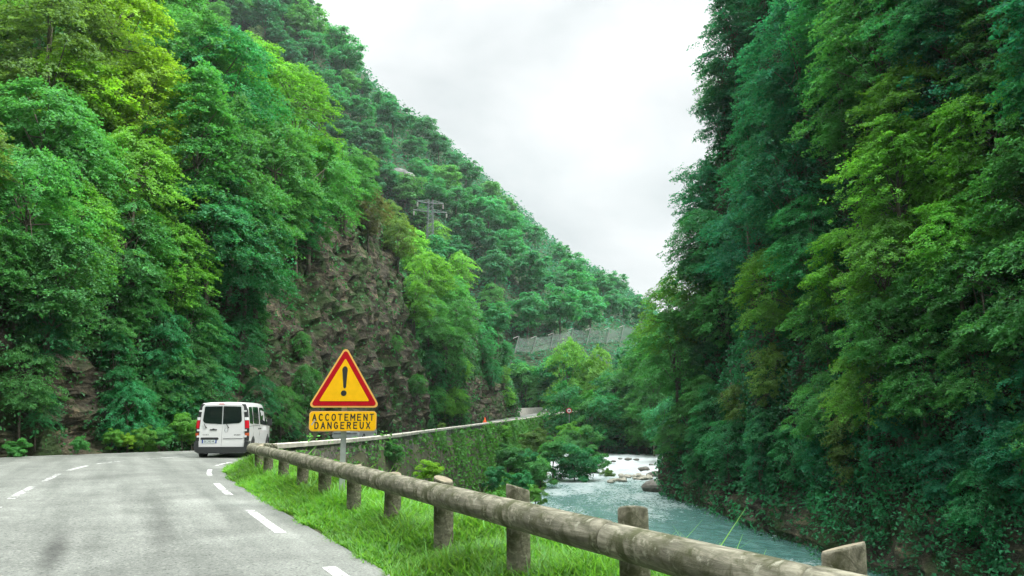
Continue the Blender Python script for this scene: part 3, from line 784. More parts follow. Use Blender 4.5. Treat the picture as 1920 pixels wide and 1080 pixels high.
tag(blanket('undergrowth', 'far_hillside', 130000, M_UNDER_B, 0.0033, 0.5, 1.2, 3.0), 'low scrub between the trees on the distant hillside', 'undergrowth')
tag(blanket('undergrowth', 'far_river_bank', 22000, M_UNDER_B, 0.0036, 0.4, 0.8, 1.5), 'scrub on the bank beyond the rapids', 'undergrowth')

# ------------------------------------------------------------------ river
def water():
    m, t, o = mat('river_water')
    c = N(t, 'ShaderNodeTexCoord'); P = c.outputs['Object']
    mp1 = N(t, 'ShaderNodeMapping'); mp1.inputs['Scale'].default_value = (1.0, 0.55, 1); mp1.inputs['Rotation'].default_value = (0, 0, math.radians(8)); t.links.new(P, mp1.inputs[0])
    n1 = tnoise(t, mp1.outputs[0], 1.3, 6, 0.62, 0.6); n2 = tnoise(t, mp1.outputs[0], 5.0, 4, 0.6)
    at_ = N(t, 'ShaderNodeAttribute'); at_.attribute_name = 'foam_sky_sheen'
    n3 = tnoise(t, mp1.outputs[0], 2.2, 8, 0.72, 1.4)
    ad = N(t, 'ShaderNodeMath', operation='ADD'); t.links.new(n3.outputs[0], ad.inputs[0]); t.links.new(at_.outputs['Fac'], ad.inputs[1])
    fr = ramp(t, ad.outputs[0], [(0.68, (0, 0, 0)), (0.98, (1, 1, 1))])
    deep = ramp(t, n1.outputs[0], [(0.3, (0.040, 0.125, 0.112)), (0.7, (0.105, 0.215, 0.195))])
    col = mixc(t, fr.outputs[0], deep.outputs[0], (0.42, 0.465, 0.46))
    b = N(t, 'ShaderNodeBsdfPrincipled'); t.links.new(col, b.inputs['Base Color']); b.inputs['IOR'].default_value = 1.333; b.inputs['Specular IOR Level'].default_value = 0.5
    rr = N(t, 'ShaderNodeMapRange'); rr.inputs[3].default_value = 0.12; rr.inputs[4].default_value = 0.7; t.links.new(fr.outputs[0], rr.inputs[0]); t.links.new(rr.outputs[0], b.inputs['Roughness'])
    a2 = N(t, 'ShaderNodeMath', operation='MULTIPLY_ADD'); a2.inputs[1].default_value = 0.3; t.links.new(n2.outputs[0], a2.inputs[0]); t.links.new(n1.outputs[0], a2.inputs[2])
    bp = N(t, 'ShaderNodeBump'); bp.inputs['Strength'].default_value = 0.8; bp.inputs['Distance'].default_value = 0.22
    t.links.new(a2.outputs[0], bp.inputs['Height']); t.links.new(bp.outputs[0], b.inputs['Normal'])
    t.links.new(b.outputs[0], o.inputs[0])
    return m
LB = catmull([(16, -30), (12, 0), (9, 20), (7, 40), (5, 60), (3.2, 82), (5, 92), (8, 101), (11.0, 109), (13.5, 122), (14.5, 140), (14, 152), (12, 160)], 10)
RB = catmull([(40, -30), (35, 2), (29, 20), (24, 34), (21.3, 45), (20.6, 53), (19.7, 61), (19.2, 70), (18.5, 80), (19, 86), (24, 97), (36, 112), (52, 132), (70, 146), (76, 156)], 10)
n_a = 420
def rs(P, n): 
    L = np.r_[0, np.cumsum(np.linalg.norm(np.diff(P, axis=0), axis=1))]; t = np.linspace(0, L[-1], n)
    return np.stack([np.interp(t, L, P[:, k]) for k in range(2)], -1)
LB_, RB_ = rs(LB, n_a), rs(RB, n_a)
nx = 60
WV = np.zeros((n_a, nx, 3)); WF = np.zeros((n_a, nx))
for i in range(n_a):
    for j in range(nx):
        t_ = j / (nx - 1) * 1.34 - 0.31
        q = LB_[i] * (1 - t_) + RB_[i] * t_
        rap = float(np.interp(q[1], [82, 98, 112, 175], [0.0, 0.35, 1.0, 1.0]))
        z = -7 + 0.10 * fbm((q[0], q[1] * 0.6, 0), 0.5, 3) + 0.22 * rap * fbm((q[0], q[1], 5), 0.6, 4) + 0.010 * max(0, q[1] - 95)
        fo = 0.30 * rap + 0.25 * float(np.interp(q[1], [50, 74, 92], [0, 1, .8])) + 0.16 * fbm((q[0] * 0.8, q[1] * 0.3, 2), 0.3, 4)  # rapids foam, plus a mid-river band painting in the sky's white reflection
        # breaking standing waves close to the right bank
        w1 = math.exp(-((q[0] - 15.8 - 0.05 * (50 - q[1])) / 3.2) ** 2 - ((q[1] - 46) / 2.6) ** 2)
        w2 = math.exp(-((q[0] - 12.5) / 3.0) ** 2 - ((q[1] - 50) / 2.0) ** 2)
        fo += 0.24 * w1 + 0.16 * w2; z += 0.25 * w1 * (0.5 + fbm((q[0], q[1], 8), 1.0, 3))
        WV[i, j] = (q[0], q[1], z); WF[i, j] = fo
river = link('river', nmesh('river', WV.reshape(-1, 3), grid_faces(n_a, nx), {'foam_sky_sheen': ('POINT', WF.ravel())}, smooth=True), water())
tag(river, kind='structure')

# boulders
M_ROCK = simple('boulder_rock', (0.12, 0.115, 0.095), 0.85, nscale=2.5, namp=0.5, bump=0.8)
M_PALEROCK = simple('pale_boulder_rock', (0.30, 0.29, 0.23), 0.85, nscale=2.5, namp=0.4, bump=0.8)
def boulder(loc, s, m, label, group=None, seed=0):
    bm = bmesh.new(); bmesh.ops.create_icosphere(bm, subdivisions=3, radius=1)
    for v in bm.verts:
        p = v.co.copy(); k = 1 + 0.38 * noise.noise(p * 0.9 + Vector((seed, 1, 2))) + 0.16 * noise.noise(p * 2.3 + Vector((seed, 5, 2)))
        v.co = Vector((p.x * s[0], p.y * s[1], p.z * s[2])) * k
    o = bm_obj('boulder', bm, m, smooth=False); o.location = loc
    tag(o, label, 'rock', group)
bl = atz(1232, 925, -7)
boulder((bl.x + .6, bl.y + 2.5, -6.9), (1.6, 1.3, 1.0), M_ROCK, 'dark pointed rock at the water edge below the right bank', seed=3)
lab = {0: 'dark wet rock breaking the white rapids, nearest the right bank', 1: 'long dark rock lying low in the white rapids', 2: 'small dark rock near the upper edge of the rapids', 3: 'rounded brown rock at the end of the pebble bar'}
for k, (px, py, sx) in enumerate([(1236, 876, 0.5), (1208, 880, 0.8), (1222, 872, .45), (1228, 889, 0.95)]):
    q = atz(px, py, -6.6); boulder((q.x, q.y, -6.6), (sx, sx * .8, sx * .45), M_ROCK, lab[k], seed=10 + k)
GB = 'pale stones of the gravel bar'
for k in range(46):
    px = random.uniform(1142, 1222); py = 896 - (px - 1142) * 0.03 + random.uniform(-9, 7) * (1 - (px - 1142) / 130)
    q = atz(px, py, -6.75); s = random.uniform(0.18, 0.42)
    boulder((q.x, q.y, -6.8), (s, s * random.uniform(.7, 1.1), s * random.uniform(.5, .8)), M_PALEROCK, 'pale stone lying on the gravel bar beside the rapids', GB, seed=30 + k)
for k, (px, py) in enumerate([(1140, 868), (1150, 866), (1163, 861), (1178, 862), (1193, 863)]):
    q = atz(px, py, -6.4); s = random.uniform(0.2, 0.4); boulder((q.x, q.y, -6.3), (s * 1.6, s, s * .6), M_ROCK, 'low dark stone along the far top edge of the rapids', 'stones along the top of the rapids', seed=90 + k)

# ------------------------------------------------------------------ retaining wall
def masonry():
    m, t, o = mat('old_masonry')
    c = N(t, 'ShaderNodeTexCoord'); P = c.outputs['Object']
    mpn = N(t, 'ShaderNodeMapping'); mpn.inputs['Scale'].default_value = (1, 1, 1.5); t.links.new(P, mpn.inputs[0])
    vo = N(t, 'ShaderNodeTexVoronoi'); vo.inputs['Scale'].default_value = 2.6; t.links.new(mpn.outputs[0], vo.inputs[0])
    ve = N(t, 'ShaderNodeTexVoronoi'); ve.feature = 'DISTANCE_TO_EDGE'; ve.inputs['Scale'].default_value = 2.6; t.links.new(mpn.outputs[0], ve.inputs[0])
    n = tnoise(t, P, 0.5, 6, 0.65, 0.5); n2 = tnoise(t, P, 9, 4, 0.7)
    c1 = ramp(t, vo.outputs['Color'], [(0.2, (0.12, 0.118, 0.098)), (0.8, (0.27, 0.255, 0.205))])
    ed = ramp(t, ve.outputs['Distance'], [(0.0, (0.35, 0.35, 0.33)), (0.09, (1, 1, 1))])
    col = mixc(t, 1.0, c1.outputs[0], ed.outputs[0], 'MULTIPLY')
    ms_ = ramp(t, n.outputs[0], [(0.54, (0, 0, 0)), (0.70, (1, 1, 1))])
    col = mixc(t, ms_.outputs[0], col, (0.045, 0.062, 0.026))
    r2 = ramp(t, n2.outputs[0], [(0.3, (0.6, 0.6, 0.6)), (0.7, (1.3, 1.3, 1.3))]); col = mixc(t, 1.0, col, r2.outputs[0], 'MULTIPLY')
    b = N(t, 'ShaderNodeBsdfPrincipled'); b.inputs['Roughness'].default_value = 0.9; t.links.new(col, b.inputs['Base Color'])
    bp = N(t, 'ShaderNodeBump'); bp.inputs['Distance'].default_value = 0.06; bp.inputs['Strength'].default_value = 0.8
    t.links.new(ve.outputs['Distance'], bp.inputs['Height']); t.links.new(bp.outputs[0], b.inputs['Normal']); t.links.new(b.outputs[0], o.inputs[0])
    return m
M_MASON = masonry()
M_COPING = simple('coping_concrete', (0.46, 0.44, 0.37), 0.85, nscale=2.2, namp=0.3, bump=0.3)
WP = resample(WALLP, 0.5)
WT = np.gradient(WP[:, :2], axis=0); WT /= np.linalg.norm(WT, axis=1)[:, None]; WN = np.stack([WT[:, 1], -WT[:, 0]], 1)   # to the right (river)
wall = empty('retaining_wall', tuple(WP[0]))
tag(wall, 'long stone retaining wall with a pale coping carrying the road above the river', 'wall')
rows = []
zs = np.linspace(0, 1, 18)
Vw = []
for i in range(len(WP)):
    r_ = []
    top = WP[i, 2] - 0.14
    for z_ in zs:
        z = top + (-7.6 - top) * z_
        off = 0.06 + 0.10 * (top - z) * 0.6 + 0.10 * fbm((WP[i, 0], WP[i, 1], z), 0.8, 3)
        r_.append((WP[i, 0] + WN[i, 0] * off, WP[i, 1] + WN[i, 1] * off, z))
    r_ = [(WP[i, 0] - WN[i, 0] * 0.12, WP[i, 1] - WN[i, 1] * 0.12, -1.6), (WP[i, 0] - WN[i, 0] * 0.10, WP[i, 1] - WN[i, 1] * 0.10, top)] + r_
    Vw.append(r_)
Vw = np.array(Vw)
F_w = grid_faces(Vw.shape[0], Vw.shape[1])
ob = link('wall_face', nmesh('wall_face', Vw.reshape(-1, 3) - WP[0], F_w), M_MASON, wall)
bm = bmesh.new()
rings = []
for i in range(len(WP)):
    th = 0.17 + 0.02 * noise.noise(Vector((i * .3, 0, 0))); c_ = WP[i]
    rings.append([bm.verts.new((c_[0] + WN[i, 0] * a - WP[0][0], c_[1] + WN[i, 1] * a - WP[0][1], c_[2] + b - WP[0][2])) for a, b in ((0.17, -0.14 - 0.02), (0.17, -0.02), (0.14, 0.0), (-0.12, 0.0), (-0.15, -0.02), (-0.15, -0.16))])
for i in range(len(rings) - 1):
    for k in range(6): bm.faces.new((rings[i][k], rings[i][(k + 1) % 6], rings[i + 1][(k + 1) % 6], rings[i + 1][k]))
bm.faces.new(rings[0]); bm.faces.new(rings[-1])
bm_obj('coping', bm, M_COPING, wall)

# ivy and weeds on the wall (nobody could count it)
def wall_plants(n, name, sz, col, label, thr):
    i = rng.integers(0, len(WP), n * 3); s = np.interp(WP[i, 1], [27, 150], [0, 1]); zt = WP[i, 2] - 0.15
    z = zt + (-7.3 - zt) * rng.random(n * 3)
    p = np.c_[WP[i, 0], WP[i, 1], z]; 
    v = np.array([noise.fractal(Vector(q) * 0.33, 1.0, 2.0, 4) for q in p]) + 0.35 * np.clip((zt - z) / 5, 0, 1) + 0.25 * np.clip((p[:, 1] - 70) / 40, 0, 1)
    ok = v > thr; p = p[ok][:n]; ii = i[ok][:n]; v = v[ok][:n]
    zt = WP[ii, 2]
    off = 0.12 + 0.06 * (zt - p[:, 2]) + np.clip(v - thr, 0, 1) * 1.1 * rng.random(len(p))
    p[:, 0] += WN[ii, 0] * off + rng.normal(size=len(p)) * .1; p[:, 1] += WN[ii, 1] * off + rng.normal(size=len(p)) * .15
    nn = np.c_[WN[ii], np.full(len(p), 0.8)] + rng.normal(size=(len(p), 3)) * 0.45; nn /= np.linalg.norm(nn, axis=1)[:, None]
    size = np.clip(p[:, 1] * 0.0037, 0.10, 0.4) * rng.uniform(.6, 1.4, len(p))
    V, Q, t = leaf_quads(p, nn, size, np.clip(0.4 + 0.8 * v + rng.normal(size=len(p)) * .15, 0, 1))
    tag(link(name, nmesh(name, V, Q, {'tint': ('FACE', t)}), col), label, 'creeper', kind='stuff')
M_IVY = leaf_material('wall_ivy_leaf', False, (0.060, 0.19, 0.045), 0.4, (0.15, 0.18, 0.05))
wall_plants(26000, 'wall_ivy', 0.15, M_IVY, 'ivy and weeds growing in patches over the stone retaining wall', 0.37)

# ------------------------------------------------------------------ bank vegetation
M_BANKL = leaf_material('bank_weed_leaf', False, (0.075, 0.24, 0.045), 0.4, (0.16, 0.26, 0.04))
def bank_weeds(n):
    xy = np.c_[rng.uniform(-10, 20, n * 4), rng.uniform(16, 172, n * 4)]
    z, du = bank_z(xy)
    ok = (z > -6.9) & (du > np.where(xy[:, 1] > 27, 0.5, 1.2)) & (z < 0.6) & (z < np.where(xy[:, 1] < 26, -0.15, 9))
    xy, z, du = xy[ok], z[ok], du[ok]
    w_ = 1 / np.clip(xy[:, 1], 14, 90) ** 1.0; w_ /= w_.sum()
    k = rng.choice(len(xy), min(n, len(xy)), replace=False, p=w_)
    p = np.c_[xy[k], z[k]]
    cl = np.array([noise.noise(Vector(q) * 0.5) for q in p])
    p[:, 2] += rng.random(len(p)) * (0.25 + 0.9 * np.clip(cl + 0.35, 0, 1))
    nn = unit(len(p), 1.3)
    size = np.clip(p[:, 1] * 0.0048, 0.10, 0.5) * rng.uniform(.6, 1.3, len(p))
    V, Q, t = leaf_quads(p, nn, size, np.clip(0.5 + cl * 0.8 + rng.normal(size=len(p)) * .15, 0, 1))
    tag(link('bank_weeds', nmesh('bank_weeds', V, Q, {'tint': ('FACE', t)}), M_BANKL), 'weeds and brambles covering the bank down to the river', 'weeds', kind='stuff')
bank_weeds(60000)
def bush_at(px, py, Y, s, tint, label, kind='bush', name='bush', sq=1.0):
    H, cz, R = PROTO[kind][0][2:5]
    p = at(px, py, Y); b = p - Vector((0, 0, cz * s * sq))
    z, du = bank_z(np.array([[b.x, b.y]])); 
    if kind != 'bush': b.z = min(b.z, z[0] + 0.5)
    plant(kind, b, s, tint, 'wall', name, label, 'bush' if kind == 'bush' else 'tree', sq)
bush_at(728, 852, 41.0, 0.62, 'mid', 'round green bush growing out of the wall face right of the warning sign')
bush_at(660, 838, 38.0, 0.38, 'mid', 'small green bush on the wall face just behind the sign pole')
bush_at(805, 884, 24.0, 0.27, 'yellow', 'low yellow green plant showing just above the log rail')
bush_at(828, 800, 76.0, 0.35, 'olive', 'small olive shrub on the wall top at the foot of the cliff')
bush_at(940, 812, 98.0, 1.0, 'bright', 'bright bush hanging over the wall beyond the orange cone')
bush_at(905, 826, 86.0, 0.8, 'mid', 'mid green bush climbing the wall below the orange cone')
bush_at(880, 868, 80.0, 1.0, 'olive', 'olive bush on the lower part of the stone wall')
bush_at(955, 862, 88.0, 1.5, 'mid', 'big mid green bush at the foot of the wall')
bush_at(1000, 830, 104.0, 1.5, 'olive', 'olive bush covering the wall below the far bend')
bush_at(1010, 885, 91.0, 1.5, 'mid', 'green bush low down beside the river, left of the dark clump')
bush_at(1066, 815, 128.0, 1.7, 'bright', 'bright bush under the round speed sign')
bush_at(1085, 832, 112.0, 2.0, 'mid', 'large green bush between the wall and the rapids')
bush_at(1075, 872, 100.0, 2.2, 'dark', 'dark overhanging bush beside the river bend')
bush_at(1115, 868, 110.0, 1.6, 'mid', 'mid green bush at the head of the gravel bar')
bush_at(1040, 850, 100.0, 1.7, 'mid', 'mid green bush in front of the wall, under the far bend')
bush_at(975, 905, 80.0, 1.0, 'dark', 'dark bush at the bottom of the wall close to the log rail')
bush_at(1005, 930, 60.0, 0.6, 'bright', 'bright leafy shrub beside the cut top of a rail post')
bush_at(925, 895, 74.0, 0.9, 'dark', 'dark green bush in the angle of wall and bank')
bush_at(985, 862, 93.0, 1.2, 'dark', 'dark green bush halfway down the wall')
bush_at(1140, 890, 106.0, 0.7, 'olive', 'small olive bush growing on the gravel bar')
for k, (px, py, Y, s_b, tn) in enumerate([(212, 822, 33.2, .34, 'bright'), (240, 826, 33.6, .26, 'yellow'), (268, 820, 34.2, .40, 'bright'), (300, 818, 35.2, .36, 'mid'), (345, 800, 37.0, .5, 'bright'), (30, 842, 28.4, .3, 'mid'), (150, 834, 31.0, .26, 'mid'), (362, 815, 37.2, .35, 'bright')]):
    bush_at(px, py, Y, s_b, tn, ['fresh green weed clump at the rock foot, well left of the van', 'small yellow green weed clump on the far roadside', 'largest bright weed clump on the far roadside left of the van', 'mid green weed clump between the bright ones left of the van', 'tall bright bush on the roadside just left of the van roof', 'green weed clump at the far left road edge', 'low green weed clump under the bare roadside rock', 'bright weed clump right beside the van'][k])
# trees between the far bend and the rapids
for (px, py, Y, s, t, lb) in [(1065, 712, 178, 1.05, 'bright', 'light green round tree just below the rockfall nets'), (1010, 742, 182, 0.8, 'mid', 'mid green tree behind the far bend of the road'),
                          (1120, 725, 176, 1.0, 'bright', 'fresh green tree above the round speed sign'), (1150, 790, 166, 0.95, 'dark', 'dark tree at the far end of the river'), (1200, 780, 160, 1.1, 'mid', 'mid green tree over the end of the rapids'),
                          (1105, 790, 168, 0.8, 'mid', 'mid green tree right of the speed sign'), (1180, 712, 168, 0.85, 'bright', 'light green tree where the nets end'), (1225, 690, 150, 1.1, 'mid', 'mid green tree between the nets and the right bank'),
                          (1225, 740, 143, 1.1, 'mid', 'leafy tree low over the far water, beside the right bank'), (1215, 830, 152, 0.9, 'dark', 'dark tree shading the far water'), (1245, 790, 130, 1.0, 'dark', 'dark tree hanging over the water behind the right bank')]:
    p = at(px, py, Y); H, cz, R = PROTO['midfar'][0][2:5]
    g_ = BV.ray_cast(Vector((p.x, p.y, 200)), Vector((0, 0, -1)))[0]; zg = g_.z if g_ else -6.0
    hgt = max(p.z - zg, cz * s * 0.75); sq_ = min(max(hgt / (cz * s), 0.75), 1.5); s2 = hgt / (cz * sq_)
    plant('midfar', (p.x, p.y, zg - 0.2), s2, t, 'far_river_bank', 'broadleaf_tree', lb, sq=sq_)

# ------------------------------------------------------------------ grass verge
M_GRASS = leaf_material('grass_blade', False, (0.10, 0.27, 0.036), 0.5, (0.30, 0.36, 0.09))
def grass(n):
    k = 0; PX = []
    y = 3.0 + 25 * rng.random(n * 3) ** 1.6
    xe = np.interp(y, RE[:120, 1], RE[:120, 0])
    du = rng.uniform(-0.12, 4.6, n * 3)
    x = xe + du * 1.12
    xy = np.c_[x, y]; z, d2 = bank_z(xy)
    edge = 0.26 * np.array([noise.noise(Vector((a, b, 0)) * 1.1) for a, b in xy])
    ok = (d2 > -0.04 + edge) & (d2 < 3.4)
    xy, z, d2 = xy[ok][:n], z[ok][:n], d2[ok][:n]
    m = len(xy)
    cl = np.array([noise.noise(Vector((a, b, 1)) * 1.5) for a, b in xy]); cl3 = np.array([noise.noise(Vector((a, b, 6)) * 0.6) for a, b in xy])
    h = (0.11 + 0.19 * np.clip(cl + 0.5, 0, 1.2) * rng.uniform(0.4, 1.2, m)) * (0.45 + 0.75 * sm(d2 / 0.7)) * (1 + 0.5 * sm((d2 - 1.1) / 0.8))
    h *= 1 - 0.62 * sm((d2 - 1.5) / 0.6); tall = (rng.random(m) < 0.04) & (d2 < 1.9); h[tall] *= 1.6
    wd = np.clip(0.0011 * xy[:, 1], 0.0055, 0.016) * rng.uniform(.6, 1.4, m)
    wide = rng.random(m) < 0.12; wd[wide] *= 2.6; h[wide] *= 0.6
    th = rng.uniform(0, 2 * np.pi, m); dx, dy = np.cos(th), np.sin(th)
    bx, by = -dy * wd, dx * wd
    ben = h * rng.uniform(0.25, 0.95, m)
    zb = z - 0.015
    def P(f_, wf, sgn): return np.c_[xy[:, 0] + dx * ben * f_ ** 2 + bx * wf * sgn, xy[:, 1] + dy * ben * f_ ** 2 + by * wf * sgn, zb + h * f_ * (1 - 0.25 * f_)]
    V = np.stack([P(0, 1, -1), P(0, 1, 1), P(.5, .85, -1), P(.5, .85, 1), P(1.0, .12, -1), P(1.0, .12, 1)], 1).reshape(-1, 3)
    b = np.arange(m)[:, None] * 6
    Q = np.concatenate([b + np.array([0, 1, 3, 2]), b + np.array([2, 3, 5, 4])], 1).reshape(-1, 4)
    t = np.clip(0.42 + cl3 * 1.0 + rng.normal(size=m) * .26 + 0.18 * sm((d2 - 1.2) / 0.6), 0, 1); t = np.repeat(t, 2)
    tag(link('grass', nmesh('grass', V, Q, {'tint': ('FACE', t)}), M_GRASS), 'lush bright green grass along the road verge under the log rail', 'grass', kind='stuff')
grass(190000)

# ------------------------------------------------------------------ log guard rail
def wood():
    m, t, o = mat('weathered_log')
    c = N(t, 'ShaderNodeTexCoord'); P = c.outputs['Object']
    mpn = N(t, 'ShaderNodeMapping'); mpn.inputs['Scale'].default_value = (9, 1.2, 9); t.links.new(P, mpn.inputs[0])
    n1 = tnoise(t, mpn.outputs[0], 2.0, 7, 0.7, 0.6); n2 = tnoise(t, P, 5.0, 6, 0.7, 0.4); n3 = tnoise(t, P, 1.2, 4, 0.6)
    c1 = ramp(t, n1.outputs[0], [(0.30, (0.060, 0.060, 0.043)), (0.5, (0.175, 0.170, 0.128)), (0.68, (0.36, 0.345, 0.27))])
    mo = ramp(t, n2.outputs[0], [(0.46, (0, 0, 0)), (0.60, (1, 1, 1))])
    col = mixc(t, mo.outputs[0], c1.outputs[0], (0.066, 0.072, 0.036))
    n5 = tnoise(t, P, 11.0, 5, 0.7); li = ramp(t, n5.outputs[0], [(0.58, (0, 0, 0)), (0.68, (1, 1, 1))]); col = mixc(t, li.outputs[0], col, (0.30, 0.30, 0.235))
    s = ramp(t, n3.outputs[0], [(0.35, (0.75, 0.75, 0.72)), (0.65, (1.15, 1.15, 1.1))]); col = mixc(t, 1.0, col, s.outputs[0], 'MULTIPLY')
    b = N(t, 'ShaderNodeBsdfPrincipled'); b.inputs['Roughness'].default_value = 0.85; b.inputs['Specular IOR Level'].default_value = 0.25; t.links.new(col, b.inputs['Base Color'])
    ad = N(t, 'ShaderNodeMath', operation='ADD'); t.links.new(n1.outputs[0], ad.inputs[0]); t.links.new(n2.outputs[0], ad.inputs[1])
    bp = N(t, 'ShaderNodeBump'); bp.inputs['Strength'].default_value = 0.6; bp.inputs['Distance'].default_value = 0.012
    t.links.new(ad.outputs[0], bp.inputs['Height']); t.links.new(bp.outputs[0], b.inputs['Normal']); t.links.new(b.outputs[0], o.inputs[0])
    return m
M_WOOD = wood()
M_ENDGRAIN = simple('cut_wood', (0.20, 0.175, 0.115), 0.85, nscale=14, namp=0.35, bump=0.4)
def rail_pt(y):
    """centre line of the log rail"""
    if y <= 17.6: x = 3.21 - 0.5 * y
    else: x = float(np.interp(y, [17.6, 19.0, 20.6, 22.4, 25.0, 27.0], [-5.59, -6.12, -6.55, -6.98, -7.55, -7.95]))
    z = 0.66 + float(np.interp(y, [0, 14, 17.6, 20.6, 23, 27], [0.0, 0.0, -0.03, -0.10, -0.22, -0.36]))
    return Vector((x, y, z))
rail = empty('log_guard_rail', (rail_pt(9.65).x, 9.65, 0))
tag(rail, 'round timber log guard rail on short wooden posts curving along the grass verge', 'guard rail')
ysp = [3.74 + 1.46 * k for k in range(-7, 16)]
def log_mesh(a, b, r, seed):
    """log from a to b with slightly worn, chamfered ends; local axis along y"""
    L = (b - a).length; n = 15; seg = 22
    bm = bmesh.new(); rings = []
    prof = [(0.006, 0.80), (0.014, 0.93), (0.035, 0.99)] + [(t, 1.0) for t in np.linspace(0.06, L - 0.06, n)] + [(L - 0.035, 0.99), (L - 0.014, 0.93), (L - 0.006, 0.80)]
    for (yy, k) in prof:
        ring = []
        for q in range(seg):
            th = 2 * math.pi * q / seg
            dn = 1 + 0.045 * noise.noise(Vector((math.cos(th) * 1.1 + seed, math.sin(th) * 1.1, yy * 1.1))) + 0.02 * noise.noise(Vector((math.cos(th) * 4, math.sin(th) * 4 + seed, yy * 2.5)))
            ring.append(bm.verts.new((math.cos(th) * r * k * dn, yy, math.sin(th) * r * k * dn)))
        rings.append(ring)
    for i in range(len(rings) - 1):
        for q in range(seg): bm.faces.new((rings[i][q], rings[i][(q + 1) % seg], rings[i + 1][(q + 1) % seg], rings[i + 1][q]))
    bm.faces.new(rings[0]); bm.faces.new(rings[-1])
    return bm
for i, (y0, y1) in enumerate(zip(ysp[:-1], ysp[1:])):
    a, b = rail_pt(y0), rail_pt(y1)
    r = 0.108 if y0 < 13 else 0.098
    dz = random.uniform(-.006, .006)
    bm = log_mesh(a, b, r, i * 3.7)
    o = bm_obj('log', bm, M_WOOD, rail, smooth=True)
    d = (b - a).normalized()
    o.rotation_euler = d.to_track_quat('Y', 'Z').to_euler(); o.location = a + Vector((0, 0, dz)) - rail.location
for i, y0 in enumerate(ysp):
    a = rail_pt(y0); t = (rail_pt(y0 + .3) - rail_pt(y0 - .3)); t.z = 0; t.normalize(); nrm = Vector((t.y, -t.x, 0))
    c = a + nrm * 0.195
    bm = bmesh.new(); seg = 18; R_ = 0.098; rings = []
    tilt = random.uniform(-0.02, 0.02); PT = a.z - .66 + (0.83 if y0 < 7.5 else 0.775 if y0 < 9 else 0.70)
    for zz in (-0.75, -0.2, 0.1, 0.4, PT - 0.13, PT - 0.015, PT):
        rings.append([bm.verts.new((math.cos(2 * math.pi * q / seg) * R_ * (1 + 0.04 * noise.noise(Vector((math.cos(6.28 * q / seg) + i, math.sin(6.28 * q / seg), zz)))) * (0.94 if zz > PT - .005 else 1) + tilt * zz,
                                    math.sin(2 * math.pi * q / seg) * R_, zz + (0.03 * math.cos(6.28 * q / seg + i) if zz > PT - .03 else 0))) for q in range(seg)])
    for k in range(len(rings) - 1):
        for q in range(seg): bm.faces.new((rings[k][q], rings[k][(q + 1) % seg], rings[k + 1][(q + 1) % seg], rings[k + 1][q]))
    fb = bm.faces.new(rings[-1]); fb.material_index = 1
    bm.faces.new(rings[0])
    o = bm_obj('post', bm, M_WOOD, rail, smooth=False); o.data.materials.append(M_ENDGRAIN)
    for p_ in o.data.polygons:
        if len(p_.vertices) == 4: p_.use_smooth = True
    o.location = (c.x - rail.location.x, c.y - rail.location.y, 0)

# ------------------------------------------------------------------ text helper
def text_mesh(name, body, size, m, parent, loc, rot=(math.pi / 2, 0, 0), bold=0.0, spacing=1.0, ext=0.001, wscale=1.0, align='CENTER'):
    c = bpy.data.curves.new(name, 'FONT'); c.body = body; c.size = size; c.align_x = align; c.align_y = 'CENTER'
    c.offset = bold; c.space_character = spacing; c.extrude = ext
    o = bpy.data.objects.new(name, c); COL.objects.link(o)
    dg = bpy.context.evaluated_depsgraph_get(); me = bpy.data.meshes.new_from_object(o.evaluated_get(dg))
    bpy.data.objects.remove(o); me.name = name
    me.materials.clear(); me.materials.append(m)
    q = link(name, me, None, parent); q.location = loc; q.rotation_euler = rot; q.scale = (wscale, 1, 1)
    return q

# ------------------------------------------------------------------ warning sign
M_YEL = simple('sign_yellow', (0.86, 0.47, 0.003), 0.6, spec=0.15, nscale=9, namp=0.06)
M_EDGE = simple('sign_pale_edge', (0.78, 0.45, 0.11), 0.6, spec=0.15)
M_RED = simple('sign_red', (0.42, 0.003, 0.010), 0.6, spec=0.15, nscale=25, namp=0.12)
M_BLACK = simple('sign_black', (0.012, 0.016, 0.014), 0.5)
M_GALV = simple('galvanised_steel', (0.36, 0.39, 0.38), 0.5, metal=0.35, nscale=8, namp=0.18)
M_CONC = simple('concrete', (0.36, 0.36, 0.33), 0.9, nscale=6, namp=0.25, bump=0.4)
def rounded(pts, r, n=7):
    out_ = []
    m = len(pts)
    for i in range(m):
        p = Vector(pts[i]); a = Vector(pts[i - 1]); b = Vector(pts[(i + 1) % m])
        da = (a - p).normalized(); db = (b - p).normalized()
        ang = da.angle(db); t = r / math.tan(ang / 2)
        p0 = p + da * t; p1 = p + db * t; bis = (da + db).normalized(); c = p + bis * (r / math.sin(ang / 2))
        a0 = math.atan2(p0.y - c.y, p0.x - c.x); a1 = math.atan2(p1.y - c.y, p1.x - c.x)
        dd = (a1 - a0 + math.pi) % (2 * math.pi) - math.pi
        for k in range(n + 1):
            q = a0 + dd * k / n; out_.append((c.x + r * math.cos(q), c.y + r * math.sin(q)))
    return out_
sp_ = at(644, 764, 12.3)
sbase = Vector((sp_.x, sp_.y + 0.07, 0.1))
sign = empty('warning_sign', sbase, math.atan2(-sp_.x, sp_.y) * 0.75)
tag(sign, 'yellow triangular warning sign with red border and exclamation mark on a steel pole', 'road sign')
zt = sp_.z - sbase.z
def tri(inset, r):
    s = 0.54; h = s * math.sqrt(3)
    pts = [(-s, 0), (s, 0), (0, h)]
    cx, cz_ = 0, h / 3; k = 1 - inset / (h / 3)
    return [(x + 0.0, z + zt) for x, z in rounded([(cx + (x - cx) * k, cz_ + (z - cz_) * k) for x, z in pts], r)]
pan = empty('sign_face', (0, 0, 0)); pan.parent = sign; pan.rotation_euler = (0, math.radians(0.8), 0); pan.location = (0.02, 0, 0)
